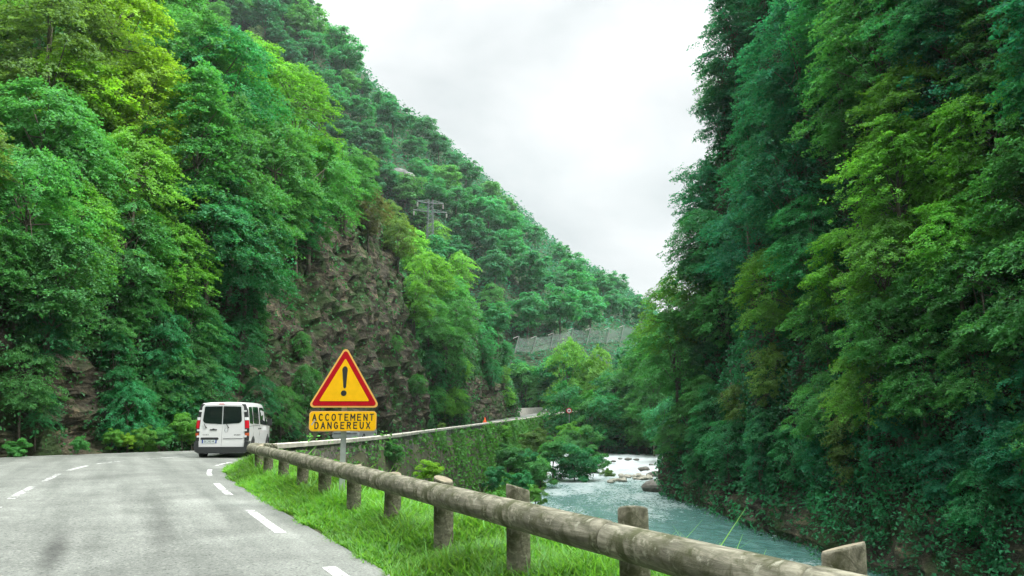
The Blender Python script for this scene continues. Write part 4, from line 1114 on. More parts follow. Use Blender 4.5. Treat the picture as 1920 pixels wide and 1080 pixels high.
def flat(name, poly, y0, y1, m, par):
    bm = bmesh.new(); add_prism(bm, poly, y0, y1); return bm_obj(name, bm, m, par)
bpy.data.objects.remove(pan)
pan = flat('triangle_plate', tri(0.0, 0.050), -0.095, -0.072, M_EDGE, sign)
flat('red_border', tri(0.024, 0.036), -0.098, -0.0952, M_RED, pan)
flat('yellow_field', tri(0.095, 0.012), -0.101, -0.0982, M_YEL, pan)
exc = [(0.038, 0.560), (0.034, 0.535), (0.021, 0.31), (0.010, 0.290), (-0.010, 0.290), (-0.021, 0.31), (-0.040, 0.535), (-0.044, 0.560), (-0.040, 0.592), (-0.024, 0.616), (-0.003, 0.624), (0.018, 0.616), (0.034, 0.592)]
flat('exclamation_bar', [(x + 0.0, z + zt) for x, z in exc], -0.104, -0.1012, M_BLACK, pan)
flat('exclamation_dot', [(0.043 * math.cos(a) - 0.012, 0.215 + zt + 0.043 * math.sin(a)) for a in np.linspace(0, 2 * math.pi, 25)[:-1]], -0.104, -0.1012, M_BLACK, pan)
z0 = -0.355 + zt; z1 = -0.055 + zt
def rect(x0, x1, z0_, z1_, r): return rounded([(x0, z0_), (x1, z0_), (x1, z1_), (x0, z1_)], r)
pl = flat('name_plate', rect(-0.51, 0.49, z0, z1, 0.055), -0.095, -0.072, M_EDGE, sign)
flat('plate_field', rect(-0.497, 0.477, z0 + .013, z1 - .013, 0.045), -0.098, -0.0952, M_YEL, pl)
def arc(cx, cz_, rx, rz, a0, a1, n=12): return [(cx + rx * math.cos(math.radians(a0 + (a1 - a0) * k / n)), cz_ + rz * math.sin(math.radians(a0 + (a1 - a0) * k / n))) for k in range(n + 1)]
GLYPH = {'A': [[(0, 0), (.5, 1), (1, 0)], [(.2, .34), (.8, .34)]], 'C': [arc(.52, .5, .50, .5, 48, 312)], 'O': [arc(.5, .5, .5, .5, 0, 360, 20)], 'T': [[(0, 1), (1, 1)], [(.5, 1), (.5, 0)]],
         'E': [[(.95, 1), (.05, 1), (.05, 0), (.95, 0)], [(.05, .52), (.82, .52)]], 'M': [[(0, 0), (0, 1), (.5, .35), (1, 1), (1, 0)]], 'N': [[(.02, 0), (.02, 1), (.98, 0), (.98, 1)]],
         'D': [[(.05, 0), (.05, 1), (.45, 1)] + arc(.45, .5, .5, .5, 85, -85) + [(.45, 0), (.05, 0)]], 'G': [arc(.52, .5, .50, .5, 48, 330) + [(.98, .45), (.58, .45)]],
         'R': [[(.05, 0), (.05, 1), (.55, 1)] + arc(.58, .75, .36, .25, 85, -85, 8) + [(.55, .5), (.05, .5)], [(.5, .5), (.95, 0)]], 'U': [[(.04, 1), (.04, .42)] + arc(.5, .42, .46, .42, 180, 360) + [(.96, 1)]], 'X': [[(.02, 0), (.98, 1)], [(.02, 1), (.98, 0)]]}
def stroke_word(word, x0, z0_, pitch, lw, lh, wd):
    """painted capitals: one row of letters as one flat layer"""
    bm = bmesh.new()
    for k, ch in enumerate(word):
        w2 = lw * (1.15 if ch == 'M' else 1.0)
        for pl_ in GLYPH[ch]:
            P = [Vector((x0 + k * pitch + (x - .5) * w2, z0_ + z * lh)) for x, z in pl_]
            for a, b in zip(P[:-1], P[1:]):
                d = (b - a).normalized(); n_ = Vector((-d.y, d.x)) * wd / 2; e = d * wd * 0.42
                add_prism(bm, [tuple(a - e + n_), tuple(a - e - n_), tuple(b + e - n_), tuple(b + e + n_)], -0.1005, -0.0985)
    return bm_obj('lettering', bm, M_BLACK, pl)
stroke_word('ACCOTEMENT', -0.432, z0 + 0.163, 0.0945, 0.050, 0.090, 0.0165)
stroke_word('DANGEREUX', -0.398, z0 + 0.042, 0.0955, 0.050, 0.090, 0.0165)
# scuff across the first letters
flat('scuff', [(-0.48, z0 + .10), (-0.465, z0 + .085), (-0.40, z0 + .19), (-0.415, z0 + .20)], -0.0993, -0.0985, M_GALV, pl)
bm = bmesh.new()
add_box(bm, (0, 0, (zt + 0.35) / 2 - 0.25), (0.082, 0.045, zt + 0.35 + 0.5), bev=0.006)
bm_obj('pole', bm, M_GALV, sign)
for zz in (zt + 0.12, zt + 0.5, zt - 0.12, zt - 0.28):
    bm = bmesh.new(); add_box(bm, (0, -0.045, zz), (0.16, 0.05, 0.035), bev=0.004); bm_obj('clamp', bm, M_GALV, sign)
bm = bmesh.new(); add_box(bm, (0.03, -0.02, -0.05), (0.26, 0.24, 0.30), bev=0.015); bm_obj('concrete_foot', bm, M_CONC, sign)

# ------------------------------------------------------------------ vehicles
M_WHITE = simple('white_car_paint', (0.66, 0.675, 0.67), 0.28, coat=0.6, nscale=0.8, namp=0.02)
M_SILVER = simple('silver_car_paint', (0.42, 0.45, 0.46), 0.3, metal=0.5, coat=0.5, nscale=2, namp=0.03)
M_PLASTIC = simple('dark_plastic', (0.022, 0.026, 0.026), 0.55, nscale=20, namp=0.1)
M_GLASSD = simple('tinted_glass', (0.006, 0.014, 0.013), 0.05, spec=0.6, coat=0.3)
M_TYRE = simple('tyre_rubber', (0.016, 0.017, 0.017), 0.8, nscale=30, namp=0.2)
M_RIM = simple('steel_rim', (0.35, 0.36, 0.36), 0.35, metal=0.8)
M_LRED = simple('red_lens', (0.55, 0.012, 0.025), 0.15, coat=0.5)
M_LCLR = simple('clear_lens', (0.75, 0.77, 0.77), 0.12, coat=0.5)
M_LORG = simple('orange_lens', (0.45, 0.09, 0.03), 0.2)
M_PLATE = simple('number_plate', (0.62, 0.70, 0.70), 0.4)
M_BLUEP = simple('plate_blue', (0.02, 0.06, 0.30), 0.4)
M_CHROME = simple('chrome', (0.6, 0.62, 0.62), 0.18, metal=1.0)
def body_loft(stations, seg_prof):
    """stations: list of (y, [(x,z)...half profile from bottom centre round to top centre])"""
    bm = bmesh.new(); rings = []
    for y, prof in stations:
        ring = [bm.verts.new((x, y, z)) for x, z in prof] + [bm.verts.new((-x, y, z)) for x, z in reversed(prof)]
        rings.append(ring)
    n = len(rings[0])
    for i in range(len(rings) - 1):
        for k in range(n): bm.faces.new((rings[i][k], rings[i][(k + 1) % n], rings[i + 1][(k + 1) % n], rings[i + 1][k]))
    bm.faces.new(rings[0]); bm.faces.new(rings[-1])
    return bm
def wheel(parent, x, y, r, wd):
    t = empty('wheel'); bpy.data.objects.remove(t)
    bm = bmesh.new(); prof = [(-wd / 2, r * .62), (-wd / 2, r * .93), (-wd * .38, r), (wd * .38, r), (wd / 2, r * .93), (wd / 2, r * .62)]
    seg = 28; rings = [[bm.verts.new((px_, math.cos(2 * math.pi * q / seg) * pr, math.sin(2 * math.pi * q / seg) * pr)) for q in range(seg)] for px_, pr in prof]
    for i in range(len(rings)):
        a, b = rings[i], rings[(i + 1) % len(rings)]
        for q in range(seg): bm.faces.new((a[q], a[(q + 1) % seg], b[(q + 1) % seg], b[q]))
    wobj = bm_obj('wheel', bm, M_TYRE, parent, smooth=True); wobj.location = (x, y, r)
    bm = bmesh.new(); sx = 1 if x > 0 else -1
    add_tube(bm, [(-wd * .45, 0, 0), (wd * .30 * sx + 0, 0, 0)] if sx > 0 else [(wd * .45, 0, 0), (-wd * .30, 0, 0)], r * .61, 24)
    for q in range(5):
        a = q * 2 * math.pi / 5
        add_box(bm, (sx * wd * .36, math.cos(a) * r * .33, math.sin(a) * r * .33), (0.03, 0.07, 0.07), bev=0.01)
    bm_obj('rim', bm, M_RIM, wobj)
def van_prof(hw, zb, zt, tum, rr=0.10):
    """half profile with tumblehome"""
    z_b = zb + 0.0; pts = [(0, zb), (hw - 0.10, zb), (hw - 0.02, zb + 0.07), (hw, zb + 0.30), (hw, 0.95), (hw - 0.012, 1.18)]
    pts += [(hw - tum * 0.62, zt - 0.30), (hw - tum * 0.9, zt - 0.15), (hw - tum - 0.03, zt - 0.06), (hw - tum - 0.10, zt - 0.018), (hw * 0.5, zt + 0.012), (0, zt + 0.02)]
    return pts
VAN_ST = [(0.045, (0.90, 0.40, 1.90, 0.125)), (0.075, (0.945, 0.37, 1.935, 0.12)), (0.16, (0.955, 0.36, 1.95, 0.115)), (1.2, (0.957, 0.34, 1.965, 0.115)), (2.6, (0.957, 0.34, 1.96, 0.115)),
          (3.25, (0.955, 0.34, 1.93, 0.13)), (3.6, (0.95, 0.34, 1.84, 0.16)), (3.95, (0.94, 0.34, 1.62, 0.15)), (4.25, (0.92, 0.34, 1.42, 0.10)), (4.6, (0.90, 0.34, 1.27, 0.06)), (4.85, (0.84, 0.36, 1.22, 0.06)), (4.98, (0.72, 0.42, 1.20, 0.05))]
def hw_at(z, y=0.16):
    ys_ = [a for a, b in VAN_ST]; q = [float(np.interp(y, ys_, [b[k] for a, b in VAN_ST])) for k in range(4)]
    P = van_prof(*q); zz = [p[1] for p in P[2:10]]; xx = [p[0] for p in P[2:10]]
    return float(np.interp(z, zz, xx))
def side_panel(bm, poly, side, off0, off1):
    """poly (y,z) laid on the flank, thickness off0..off1 outwards"""
    dense = []
    for (y_a, z_a), (y_b, z_b) in zip(poly, poly[1:] + poly[:1]):
        for k in range(4): dense.append((y_a + (y_b - y_a) * k / 4, z_a + (z_b - z_a) * k / 4))
    poly = dense; off1 = off1 + 0.004; off0 = off0 - 0.01
    a = [bm.verts.new((side * (hw_at(z, y) + off0), y, z)) for y, z in poly]; b = [bm.verts.new((side * (hw_at(z, y) + off1), y, z)) for y, z in poly]
    n = len(poly); bm.faces.new(a); bm.faces.new(b)
    for i in range(n): bm.faces.new((a[i], a[(i + 1) % n], b[(i + 1) % n], b[i]))
def build_van(loc, rz):
    v = empty('van', loc, rz)
    tag(v, 'white passenger van with dark rear windows driving away round the bend', 'van')
    st = [(y_, van_prof(*q_)) for y_, q_ in VAN_ST]
    bm = body_loft(st, None)
    body = bm_obj('body', bm, M_WHITE, v, smooth=True)
    es = body.modifiers.new('edges', 'EDGE_SPLIT'); es.split_angle = math.radians(38)
    # two rear doors with their windows
    for s in (-1, 1):
        xin, xo_b, xo_t = 0.006 * s, 0.80 * s, 0.745 * s
        d = flat('rear_door', [(xin, 0.42), (xo_b, 0.42), (xo_b + .005 * s, 1.1), (xo_t, 1.80), (xo_t - .06 * s, 1.87), (xin, 1.885)], 0.018, 0.05, M_WHITE, v)
        wn = [(0.018 * s, 1.20), (0.60 * s, 1.235), (0.665 * s, 1.27), (0.70 * s, 1.33), (0.655 * s, 1.79), (0.63 * s, 1.815), (0.018 * s, 1.825)]
        flat('rear_window', wn, 0.008, 0.0175, M_GLASSD, d)
        bm = bmesh.new(); x0 = (-0.66 if s < 0 else 0.14)
        add_tube(bm, [(x0, -0.004, 1.22), (x0 + 0.085, -0.012, 1.09)], [0.010, 0.016], 8); add_tube(bm, [(x0 + 0.085, 0.02, 1.085), (x0 + 0.085, -0.02, 1.085)], 0.024, 10)
        bm_obj('wiper', bm, M_PLASTIC, d)
        bm = bmesh.new()
        for zz in (1.655, 0.985, 0.775): add_box(bm, (s * (0.845 - 0.06 * max(0, (zz - 1.0))), 0.020, zz), (0.10, 0.05, 0.062 if zz > .8 else 0.07), bev=0.008)
        bm_obj('hinge', bm, M_WHITE, d)
        if s < 0:
            bm = bmesh.new(); add_box(bm, (-0.31, 0.012, 1.005), (0.25, 0.02, 0.042), bev=0.008); add_prism(bm, [(-0.36, 1.026), (-0.26, 1.026), (-0.29, 1.05), (-0.33, 1.05)], 0.004, 0.02); bm_obj('handle', bm, M_PLASTIC, d)
            text_mesh('lettering', 'VIVARO', 0.060, M_CHROME, d, (-0.575, 0.0165, 0.835), bold=0.001, spacing=1.1)
            bm = bmesh.new(); add_box(bm, (-0.43, 0.016, 0.70), (0.64, 0.02, 0.085), bev=0.02); bm_obj('plate_light_bar', bm, M_PLASTIC, d)
            pt = flat('number_plate', rect(-0.70, -0.17, 0.545, 0.66, 0.012), 0.006, 0.017, M_PLATE, d)
            flat('plate_band', rect(-0.70, -0.652, 0.5455, 0.6595, 0.010), 0.003, 0.0055, M_BLUEP, pt)
            flat('plate_band', rect(-0.218, -0.17, 0.5455, 0.6595, 0.010), 0.003, 0.0055, M_BLUEP, pt)
            text_mesh('lettering', 'EX-242-VK', 0.105, M_BLACK, pt, (-0.435, 0.0045, 0.602), bold=0.001, wscale=0.80)
        else:
            bm = bmesh.new()
            ring = [(0.058 * math.cos(a) + 0.155, 1.0 + 0.058 * math.sin(a)) for a in np.linspace(0, 2 * math.pi, 25)]
            add_tube(bm, [(x, 0.012, z) for x, z in ring], 0.008, 6, cap=False); add_tube(bm, [(0.10, 0.012, 1.012), (0.16, 0.010, 1.006), (0.15, 0.010, 0.994), (0.212, 0.012, 0.988)], 0.008, 6)
            bm_obj('badge', bm, M_CHROME, d)
            text_mesh('lettering', 'BITURBO', 0.055, M_PLASTIC, d, (0.555, 0.0165, 0.825), bold=0.001, spacing=1.05)
            bm = bmesh.new(); add_box(bm, (0.40, 0.014, 0.70), (0.70, 0.012, 0.016)); bm_obj('door_trim', bm, M_PLASTIC, d)
    flat('roof_lamp', rect(-0.16, 0.04, 1.888, 1.925, 0.01), 0.030, 0.072, M_LRED, v)
    for s in (-1, 1):
        # dark corner pillar with stacked lamps
        def wrap(z0_, z1_, xi, xo, y0, off):
            bm = bmesh.new(); pr = []
            for z_ in np.linspace(z0_, z1_, 7):
                hx = hw_at(z_); pr.append([bm.verts.new(p) for p in ((s * (hx - xi), 0.036 - off, z_), (s * (hx - 0.035 + off * .3), 0.040 - off, z_), (s * (hx + off), 0.085 - off * .4, z_), (s * (hx + off), xo, z_), (s * (hx - 0.05), xo, z_), (s * (hx - xi), 0.085, z_))])
            for i in range(6):
                for k in range(6): bm.faces.new((pr[i][k], pr[i][(k + 1) % 6], pr[i + 1][(k + 1) % 6], pr[i + 1][k]))
            bm.faces.new(pr[0]); bm.faces.new(pr[-1]); return bm
        tl = bm_obj('tail_light', wrap(0.62, 1.90, 0.135, 0.17, 0, 0.006), M_PLASTIC, v)
        for nm, a, b, m in (('reversing_lens', 1.34, 1.44, M_LCLR), ('brake_lens', 1.06, 1.33, M_LRED), ('indicator_lens', 0.80, 0.90, M_LORG)):
            bm_obj(nm, wrap(a, b, 0.120, 0.14, 0, 0.012), m, tl)
        bm = bmesh.new()
        wpoly = [(1.00, 1.21), (0.98, 1.30), (0.98, 1.74), (1.02, 1.80), (1.95, 1.80), (2.0, 1.74), (2.0, 1.26), (1.95, 1.17)]
        side_panel(bm, wpoly, s, 0.001, 0.006); bm_obj('side_window', bm, M_GLASSD, v)
        bm = bmesh.new(); side_panel(bm, [(0.30, 1.22), (0.28, 1.30), (0.30, 1.74), (0.34, 1.80), (0.82, 1.80), (0.86, 1.74), (0.86, 1.27), (0.82, 1.19)], s, 0.001, 0.006)
        bm_obj('side_window', bm, M_GLASSD, v)
        bm = bmesh.new(); side_panel(bm, [(2.25, 1.16), (2.22, 1.24), (2.22, 1.72), (2.28, 1.78), (2.95, 1.78), (3.2, 1.72), (3.55, 1.42), (3.75, 1.20), (3.7, 1.10)], s, 0.001, 0.006); bm_obj('side_window', bm, M_GLASSD, v)
        for gp in [[(yy, 0.45), (yy + .012, 0.45), (yy + .012, 1.80), (yy, 1.80)] for yy in (0.92, 2.12)] + [[(0.2, 1.115), (2.1, 1.115), (2.1, 1.13), (0.2, 1.13)]]:
            sd_ = bmesh.new(); side_panel(sd_, gp, s, 0.0005, 0.0); bm_obj('door_gap', sd_, M_PLASTIC, v)
        for yy in (1.95, 2.30):
            bm = bmesh.new(); add_box(bm, (s * (hw_at(1.0) + 0.012), yy, 1.0), (0.03, 0.16, 0.05), bev=0.01); bm_obj('door_handle', bm, M_PLASTIC, v)
        bm = bmesh.new(); add_box(bm, (s * 1.06, 3.62, 1.22), (0.20, 0.12, 0.28), bev=0.03); add_box(bm, (s * 0.95, 3.62, 1.15), (0.12, 0.06, 0.06)); bm_obj('door_mirror', bm, M_PLASTIC, v)
        for yy in (0.92, 4.0):
            bm = bmesh.new()
            arc = [(yy + 0.40 * math.cos(a), 0.36 + 0.40 * math.sin(a)) for a in np.linspace(0, math.pi, 15)] ; side_panel(bm, arc, s, 0.0005, 0.004); bm_obj('wheel_arch', bm, M_PLASTIC, v)
            wheel(v, s * 0.855, yy, 0.335, 0.225)
        bm = bmesh.new(); add_box(bm, (s * 0.62, 4.9, 0.95), (0.30, 0.16, 0.22), bev=0.03); bm_obj('headlight', bm, M_LCLR, v)
    wf = bmesh.new(); q = [wf.verts.new(p) for p in ((-0.80, 4.20, 1.463), (0.80, 4.20, 1.463), (0.70, 3.62, 1.868), (-0.70, 3.62, 1.868))]; wf.faces.new(q)
    bmesh.ops.solidify(wf, geom=wf.faces[:], thickness=0.012); bm_obj('windscreen', wf, M_GLASSD, v)
    bm = bmesh.new()
    pb = [(0.0, 0.20), (0.80, 0.20), (0.93, 0.26), (0.965, 0.40), (0.965, 0.60), (0.84, 0.62), (0.82, 0.415), (0, 0.415)]
    add_prism(bm, [(x, z) for x, z in pb] + [(-x, z) for x, z in reversed(pb[1:-1])], -0.035, 0.42)
    bm_obj('rear_bumper', bm, M_PLASTIC, v)
    bm = bmesh.new(); add_box(bm, (0, 1.6, 0.30), (1.5, 2.6, 0.14)); add_tube(bm, [(-0.75, 0.95, 0.33), (0.75, 0.95, 0.33)], 0.06, 8); add_box(bm, (0.05, 0.35, 0.24), (0.30, 0.5, 0.16), bev=0.03); bm_obj('underbody', bm, M_PLASTIC, v)
    return v
vp = at(416, 857, 29.0)
build_van((vp.x + 0.04, 28.75, -0.235), math.radians(7)).scale = (0.95, 1.0, 1.01)

def build_car(loc, rz):
    v = empty('car', loc, rz)
    tag(v, 'silver grey hatchback partly hidden behind the yellow warning sign', 'car')
    def pf(hw, zb, belt, zt, hwt): return [(0, zb), (hw - .08, zb), (hw, zb + .15), (hw + .01, 0.55), (hw - .01, belt), (hwt + .05, belt + .06 if zt > belt + .2 else belt + .01), (hwt, zt - .08 if zt > belt + .2 else belt + .015), (hwt - .1, zt), (0, zt + .02)]
    st = [(0.0, pf(.70, .42, .80, .90, .62)), (0.05, pf(.80, .30, .92, 1.0, .66)), (0.30, pf(.86, .25, .95, 1.30, .60)), (0.55, pf(.87, .22, .95, 1.43, .60)), (1.6, pf(.88, .2, .94, 1.49, .60)), (2.4, pf(.88, .2, .92, 1.44, .60)), (3.1, pf(.87, .2, .90, 1.06, .62)), (3.9, pf(.82, .25, .78, .86, .6)), (4.1, pf(.66, .35, .64, .7, .5))]
    b = bm_obj('body', body_loft(st, None), M_SILVER, v, smooth=True); es = b.modifiers.new('edges', 'EDGE_SPLIT'); es.split_angle = math.radians(40)
    bm = bmesh.new(); q = [bm.verts.new(p) for p in ((-.62, .10, 1.02), (.62, .10, 1.02), (.55, .42, 1.37), (-.55, .42, 1.37))]; bm.faces.new(q); bmesh.ops.translate(bm, verts=q, vec=(0, -.035, .03)); bmesh.ops.solidify(bm, geom=bm.faces[:], thickness=0.01); bm_obj('rear_window', bm, M_GLASSD, v)
    for s in (-1, 1):
        bm = bmesh.new(); q = [bm.verts.new(p) for p in ((s * .865, .55, 1.0), (s * .865, 2.8, 1.0), (s * .67, 2.2, 1.38), (s * .65, .75, 1.40))]; bm.faces.new(q); bmesh.ops.translate(bm, verts=q, vec=(s * .02, 0, 0)); bmesh.ops.solidify(bm, geom=bm.faces[:], thickness=0.01); bm_obj('side_window', bm, M_GLASSD, v)
        bm = bmesh.new(); add_box(bm, (s * .72, .035, .80), (.24, .10, .17), bev=.03); bm_obj('tail_light', bm, M_LRED, v)
        for yy in (.72, 3.3): wheel(v, s * .79, yy, .31, .2)
    bm = bmesh.new(); add_box(bm, (0, 0.02, .46), (1.62, .16, .20), bev=.05); bm_obj('rear_bumper', bm, M_SILVER, v)
    bm = bmesh.new(); add_box(bm, (0, -.065, .60), (1.4, .03, .05), bev=.01); bm_obj('bumper_strip', bm, M_PLASTIC, v)
    bm = bmesh.new(); add_box(bm, (0, -.035, .74), (.52, .02, .11), bev=.006); bm_obj('number_plate', bm, M_PLATE, v)
    bm = bmesh.new(); add_tube(bm, [(.3, .5, 1.44), (.3, .35, 1.85)], .006, 6); bm_obj('aerial', bm, M_PLASTIC, v)
cpos = at(648, 822, 47.0)
build_car((cpos.x, 47.0, -0.47), math.radians(-5))

# ------------------------------------------------------------------ small far things
def at_road(px, Y, v=None): p = at(px, 780, Y); return p.x
M_ORANGE = simple('cone_orange', (0.85, 0.13, 0.03), 0.5)
p = at(911, 792, 87.0)
cone = empty('traffic_cone', (p.x - .1, 87.0, p.z)); tag(cone, 'orange traffic cone standing on the wall coping below the cliff', 'cone')
bm = bmesh.new(); add_tube(bm, [(0, 0, 0.04), (0, 0, 0.28), (0, 0, 0.55)], [0.19, 0.11, 0.03], 14); bm_obj('cone_body', bm, M_ORANGE, cone)
bm = bmesh.new(); add_box(bm, (0, 0, 0.02), (0.42, 0.42, 0.04), bev=.01); bm_obj('base', bm, M_ORANGE, cone)
M_SIGNW = simple('sign_white', (0.55, 0.55, 0.53), 0.45)
def disc(r, n=28): return [(r * math.cos(a), r * math.sin(a)) for a in np.linspace(0, 2 * math.pi, n + 1)[:-1]]
p = at(1067, 770, 134.0); zb_ = at(1067, 784, 134).z
rs_ = empty('speed_sign', (p.x, 134.0, zb_), math.radians(-4)); tag(rs_, 'small round white sign with a red ring on a pole beside the far bend', 'road sign')
hz = p.z - zb_
bm = bmesh.new(); add_tube(bm, [(0, 0.05, -1.5), (0, 0.05, hz)], 0.045, 8); bm_obj('pole', bm, M_GALV, rs_)
dsk = flat('sign_disc', [(x, z + hz) for x, z in disc(0.46)], -0.02, 0.0, M_RED, rs_)
flat('white_field', [(x, z + hz) for x, z in disc(0.33)], -0.026, -0.021, M_SIGNW, dsk)
flat('black_mark', [(x * 0.8, z + hz) for x, z in disc(0.15)], -0.032, -0.027, M_BLACK, dsk)
# white bend markers on the far curve
for k, (px, lb) in enumerate([(1025, 'white rounded bend marker standing at the start of the far bend'), (1040, 'white rounded bend marker beside the far bend, closer to the speed sign')]):
    Y = 163 + 4 * k; p = at(px, 779 - k, Y)
    q = empty('bend_marker', (p.x, Y, p.z - .5)); tag(q, lb, 'road marker', 'bend markers on the far curve')
    bm = bmesh.new(); add_tube(bm, [(0, 0, 0), (0, 0, 0.9), (0, 0, 1.5)], [0.16, 0.15, 0.12], 10); bm_obj('marker_body', bm, M_SIGNW, q)
    bm = bmesh.new(); add_tube(bm, [(0, 0, 1.502), (0, 0, 1.62), (0, 0, 1.72)], [0.13, 0.26, 0.14], 10); bm_obj('marker_head', bm, M_SIGNW, q)
    bm = bmesh.new(); add_tube(bm, [(0, 0, 1.15), (0, 0, 1.30)], [0.165, 0.160], 10); bm_obj('marker_band', bm, M_RED, q)
# low kerb wall on the far side of the bend
FW = catmull([(-1, 166.5, 1.9), (4, 175, 2.05), (9, 178.5, 2.3), (20, 187, 2.9), (39, 193, 3.3)], 8)
bm = bmesh.new(); rings = []
for i in range(len(FW)):
    t_ = FW[min(i + 1, len(FW) - 1)] - FW[max(i - 1, 0)]; n_ = np.array([-t_[1], t_[0]]) / (np.hypot(t_[0], t_[1]) + 1e-9)
    rings.append([bm.verts.new((FW[i, 0] + n_[0] * a, FW[i, 1] + n_[1] * a, z)) for a, z in ((-.15, -0.5), (-.15, FW[i, 2]), (.2, FW[i, 2]), (.2, -0.5))])
for i in range(len(rings) - 1):
    for k in range(3): bm.faces.new((rings[i][k], rings[i][k + 1], rings[i + 1][k + 1], rings[i + 1][k]))
o = bm_obj('parapet_wall', bm, M_CONC); tag(o, 'low grey parapet wall along the outside of the far bend', 'wall')

# rockfall nets on the far slope
def net_mat():
    m, t, o = mat('steel_net')
    d = N(t, 'ShaderNodeBsdfPrincipled'); d.inputs['Base Color'].default_value = (0.40, 0.48, 0.48, 1); d.inputs['Roughness'].default_value = 0.6
    c = N(t, 'ShaderNodeTexCoord'); n = tnoise(t, c.outputs['Object'], 0.35, 4, 0.6)
    r = N(t, 'ShaderNodeMapRange'); r.inputs[1].default_value = .35; r.inputs[2].default_value = .65; r.inputs[3].default_value = .26; r.inputs[4].default_value = .46; t.links.new(n.outputs[0], r.inputs[0])
    tr = N(t, 'ShaderNodeBsdfTransparent'); ms = N(t, 'ShaderNodeMixShader'); t.links.new(r.outputs[0], ms.inputs[0]); t.links.new(tr.outputs[0], ms.inputs[1]); t.links.new(d.outputs[0], ms.inputs[2]); t.links.new(ms.outputs[0], o.inputs[0])
    return m
NP = [((965, 662), (973, 630)), ((997, 663), (1006, 630)), ((1031, 657), (1038, 624)), ((1067, 649), (1075, 615)), ((1100, 646), (1108, 615)), ((1137, 646), (1143, 614)), ((1163, 643), (1170, 610)), ((1200, 634), (1204, 610)), ((1222, 630), (1226, 606))]
YN = [180, 182, 184, 186, 187, 188, 189, 190, 190]
ba = [at(*a, y) for (a, b), y in zip(NP, YN)]; ta = [at(*b, y - 0.6) for (a, b), y in zip(NP, YN)]
nf = empty('rockfall_fence', ba[4]); tag(nf, 'row of leaning steel posts with grey rockfall netting on the far slope', 'fence')
O_ = ba[4]
for a, b in zip(ba, ta):
    bm = bmesh.new(); add_tube(bm, [a - O_, b - O_], [0.105, 0.095], 8); pst = bm_obj('post', bm, M_GALV, nf)
    bm = bmesh.new(); e = b - O_; add_box(bm, (0, 0, 0), (1.2, 0.14, 0.13), Matrix.Translation(e + Vector((-0.75, -0.1, -0.30))) @ Matrix.Rotation(math.radians(-22), 4, 'Y')); bm_obj('arm', bm, M_SIGNW, pst)
nv = []; nr_ = 7
for j in range(nr_):
    f_ = 0.10 + 0.82 * j / (nr_ - 1)
    for i in range(len(ba)):
        nv.append(ba[i].lerp(ta[i], f_) - O_ + Vector((0, 0.15, 0)))
        if i < len(ba) - 1:
            for s_ in (0.33, 0.67): nv.append((ba[i].lerp(ba[i + 1], s_)).lerp(ta[i].lerp(ta[i + 1], s_), f_) - O_ + Vector((0, 0.15, -0.25 * (f_ > .5))))
nc = len(ba) + 2 * (len(ba) - 1)
M_PYL = simple('dull_steel', (0.11, 0.14, 0.14), 0.6, metal=0.2)
link('netting', nmesh('netting', [tuple(v) for v in nv], grid_faces(nr_, nc)), net_mat(), nf)

# electricity pylon on the hillside
pb_ = at(806, 445, 205.0); pt_ = at(806, 377, 205.0)
py_ = empty('electricity_pylon', pb_, math.radians(20)); tag(py_, 'grey lattice electricity pylon rising out of the hillside trees', 'pylon')
Hh = pt_.z - pb_.z
bm = bmesh.new()
cs = [(-.55, -.55), (.55, -.55), (.55, .55), (-.55, .55)]
for x, y in cs: add_tube(bm, [(x * 1.5, y * 1.5, -2), (x, y, Hh)], 0.09, 6)
nlev = 9
for k in range(nlev):
    z0_ = Hh * k / nlev; z1_ = Hh * (k + 1) / nlev
    for i in range(4):
        a, b = cs[i], cs[(i + 1) % 4]; w0 = 1.5 - .5 * k / nlev; w1 = 1.5 - .5 * (k + 1) / nlev
        add_tube(bm, [(a[0] * w0, a[1] * w0, z0_), (b[0] * w1, b[1] * w1, z1_)], 0.05, 5); add_tube(bm, [(b[0] * w0, b[1] * w0, z0_), (a[0] * w1, a[1] * w1, z1_)], 0.05, 5)
bm_obj('mast', bm, M_PYL, py_)
for zz, half in ((Hh - 0.6, 3.6), (Hh - 3.0, 4.6)):
    bm = bmesh.new()
    for s in (-1, 1):
        add_tube(bm, [(s * .4, -.4, zz), (s * half, 0, zz + .25)], 0.07, 6); add_tube(bm, [(s * .4, .4, zz), (s * half, 0, zz + .25)], 0.07, 6); add_tube(bm, [(s * .4, 0, zz + .9), (s * half, 0, zz + .3)], 0.06, 6)
        for k in range(1, 5): add_tube(bm, [(s * half * k / 5, 0, zz + .22 * k / 5), (s * half * (k + .5) / 5.5, 0, zz + .9 - .6 * k / 5)], 0.04, 5)
    arm = bm_obj('cross_arm', bm, M_PYL, py_)
    for s in (-1, 1):
        bm = bmesh.new()
        for k in range(6): add_tube(bm, [(s * half * .96, 0, zz - .1 - k * .2), (s * half * .96, 0, zz - .22 - k * .2)], [0.24, 0.16], 8)
        bm_obj('insulator', bm, M_SIGNW, arm)

# pale rock outcrop high on the slope
M_OUTCROP = simple('outcrop_rock', (0.105, 0.115, 0.11), 0.9, nscale=0.9, namp=0.6, bump=1.0)
for k, (px, py, s, lb) in enumerate([(742, 338, 3.2, 'pale grey rock outcrop showing through the trees left of the pylon')]):
    h = cast(px, py)
    if h: 
        q = h[0]; r_ = (Vector((0, 0, EYE)) - q).normalized()
        boulder(q + r_ * 0.6, (s * 1.7, s * .9, s * 0.9), M_OUTCROP, lb, seed=200 + k)

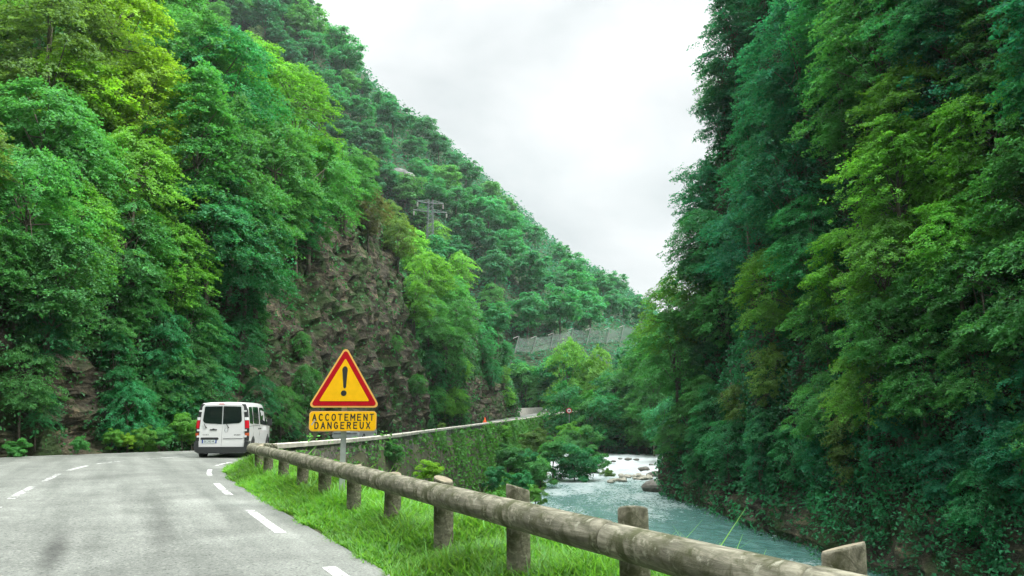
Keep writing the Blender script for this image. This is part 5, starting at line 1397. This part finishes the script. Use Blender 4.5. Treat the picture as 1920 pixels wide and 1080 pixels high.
# ------------------------------------------------------------------ labels for the trees
def zone_phrase(t):
    px, py, z = t['px'], t['py'], t['zone']
    if px < -20 or px > 1940 or py < -30: 
        side = 'left slope' if z == 'left_hillside' else 'right bank' if z == 'right_hillside' else 'far hillside'
        return f'on the {side} at the view edge'
    if z == 'left_hillside':
        if t['d'] > 100: return 'on the second spur beyond the brown cliff' if py > 430 else 'on the slope above the second spur'
        if px < 360 and py > 560: return 'low on the roadside rock left of the van'
        if px < 200: return 'above the roadside rock at the far left' if py > 300 else 'high on the left slope at the edge'
        if px < 360: return 'above the roadside rock, near the gully' if py > 300 else 'high on the near left slope'
        if px < 500: return 'in the gully above the van' if py > 330 else 'on the upper slope above the gully'
        return 'on top of the brown cliff' if py > 280 else 'on the slope high above the brown cliff'
    if z == 'right_hillside':
        if px < 1400: return 'on the right cliff edge against the sky' if py < 420 else 'on the right bank edge above the rapids'
        if py > 700: return 'low on the right bank over the river'
        if px < 1600: return 'in the middle of the right cliff, high up' if py < 350 else 'halfway up the right bank'
        return 'high on the right cliff' if py < 300 else 'halfway up the right bank at the edge' if px > 1770 else 'on the right bank behind the rail posts'
    if z == 'far_river_bank': return 'on the bank beyond the rapids'
    if py > 600: return 'around the rockfall nets'
    if px < 700: return 'on the upper far hillside below the skyline'
    if px < 880: return 'on the far hillside around the pylon'
    if px < 1040: return 'on the far hillside in mid valley'
    return 'on the far hillside near the sky notch'
from collections import defaultdict
sets = defaultdict(list)
for t in TREES:
    if t['label']: tag(t['o'], t['label'], t['cat'])
    else: sets[(TWORD[t['tint']], zone_phrase(t))].append(t)
ORD = ['first', 'second', 'third', 'fourth', 'fifth', 'sixth', 'seventh']
for (tw, zp), L in sets.items():
    L.sort(key=lambda t: t['px'])
    grp = f'{tw} trees {zp}'
    if len(L) == 1: tag(L[0]['o'], f'{tw} tree {zp}', 'tree')
    elif len(L) <= 5 and L[0]['d'] < 140:
        for i, t in enumerate(L):
            pos = 'leftmost' if i == 0 else 'rightmost' if i == len(L) - 1 else ORD[i] + ' from left'
            tag(t['o'], f'{tw} tree {zp}, {pos}', 'tree', grp)
    else:
        for t in L: tag(t['o'], f'{tw} tree {zp}', 'tree', grp)

build_haze()
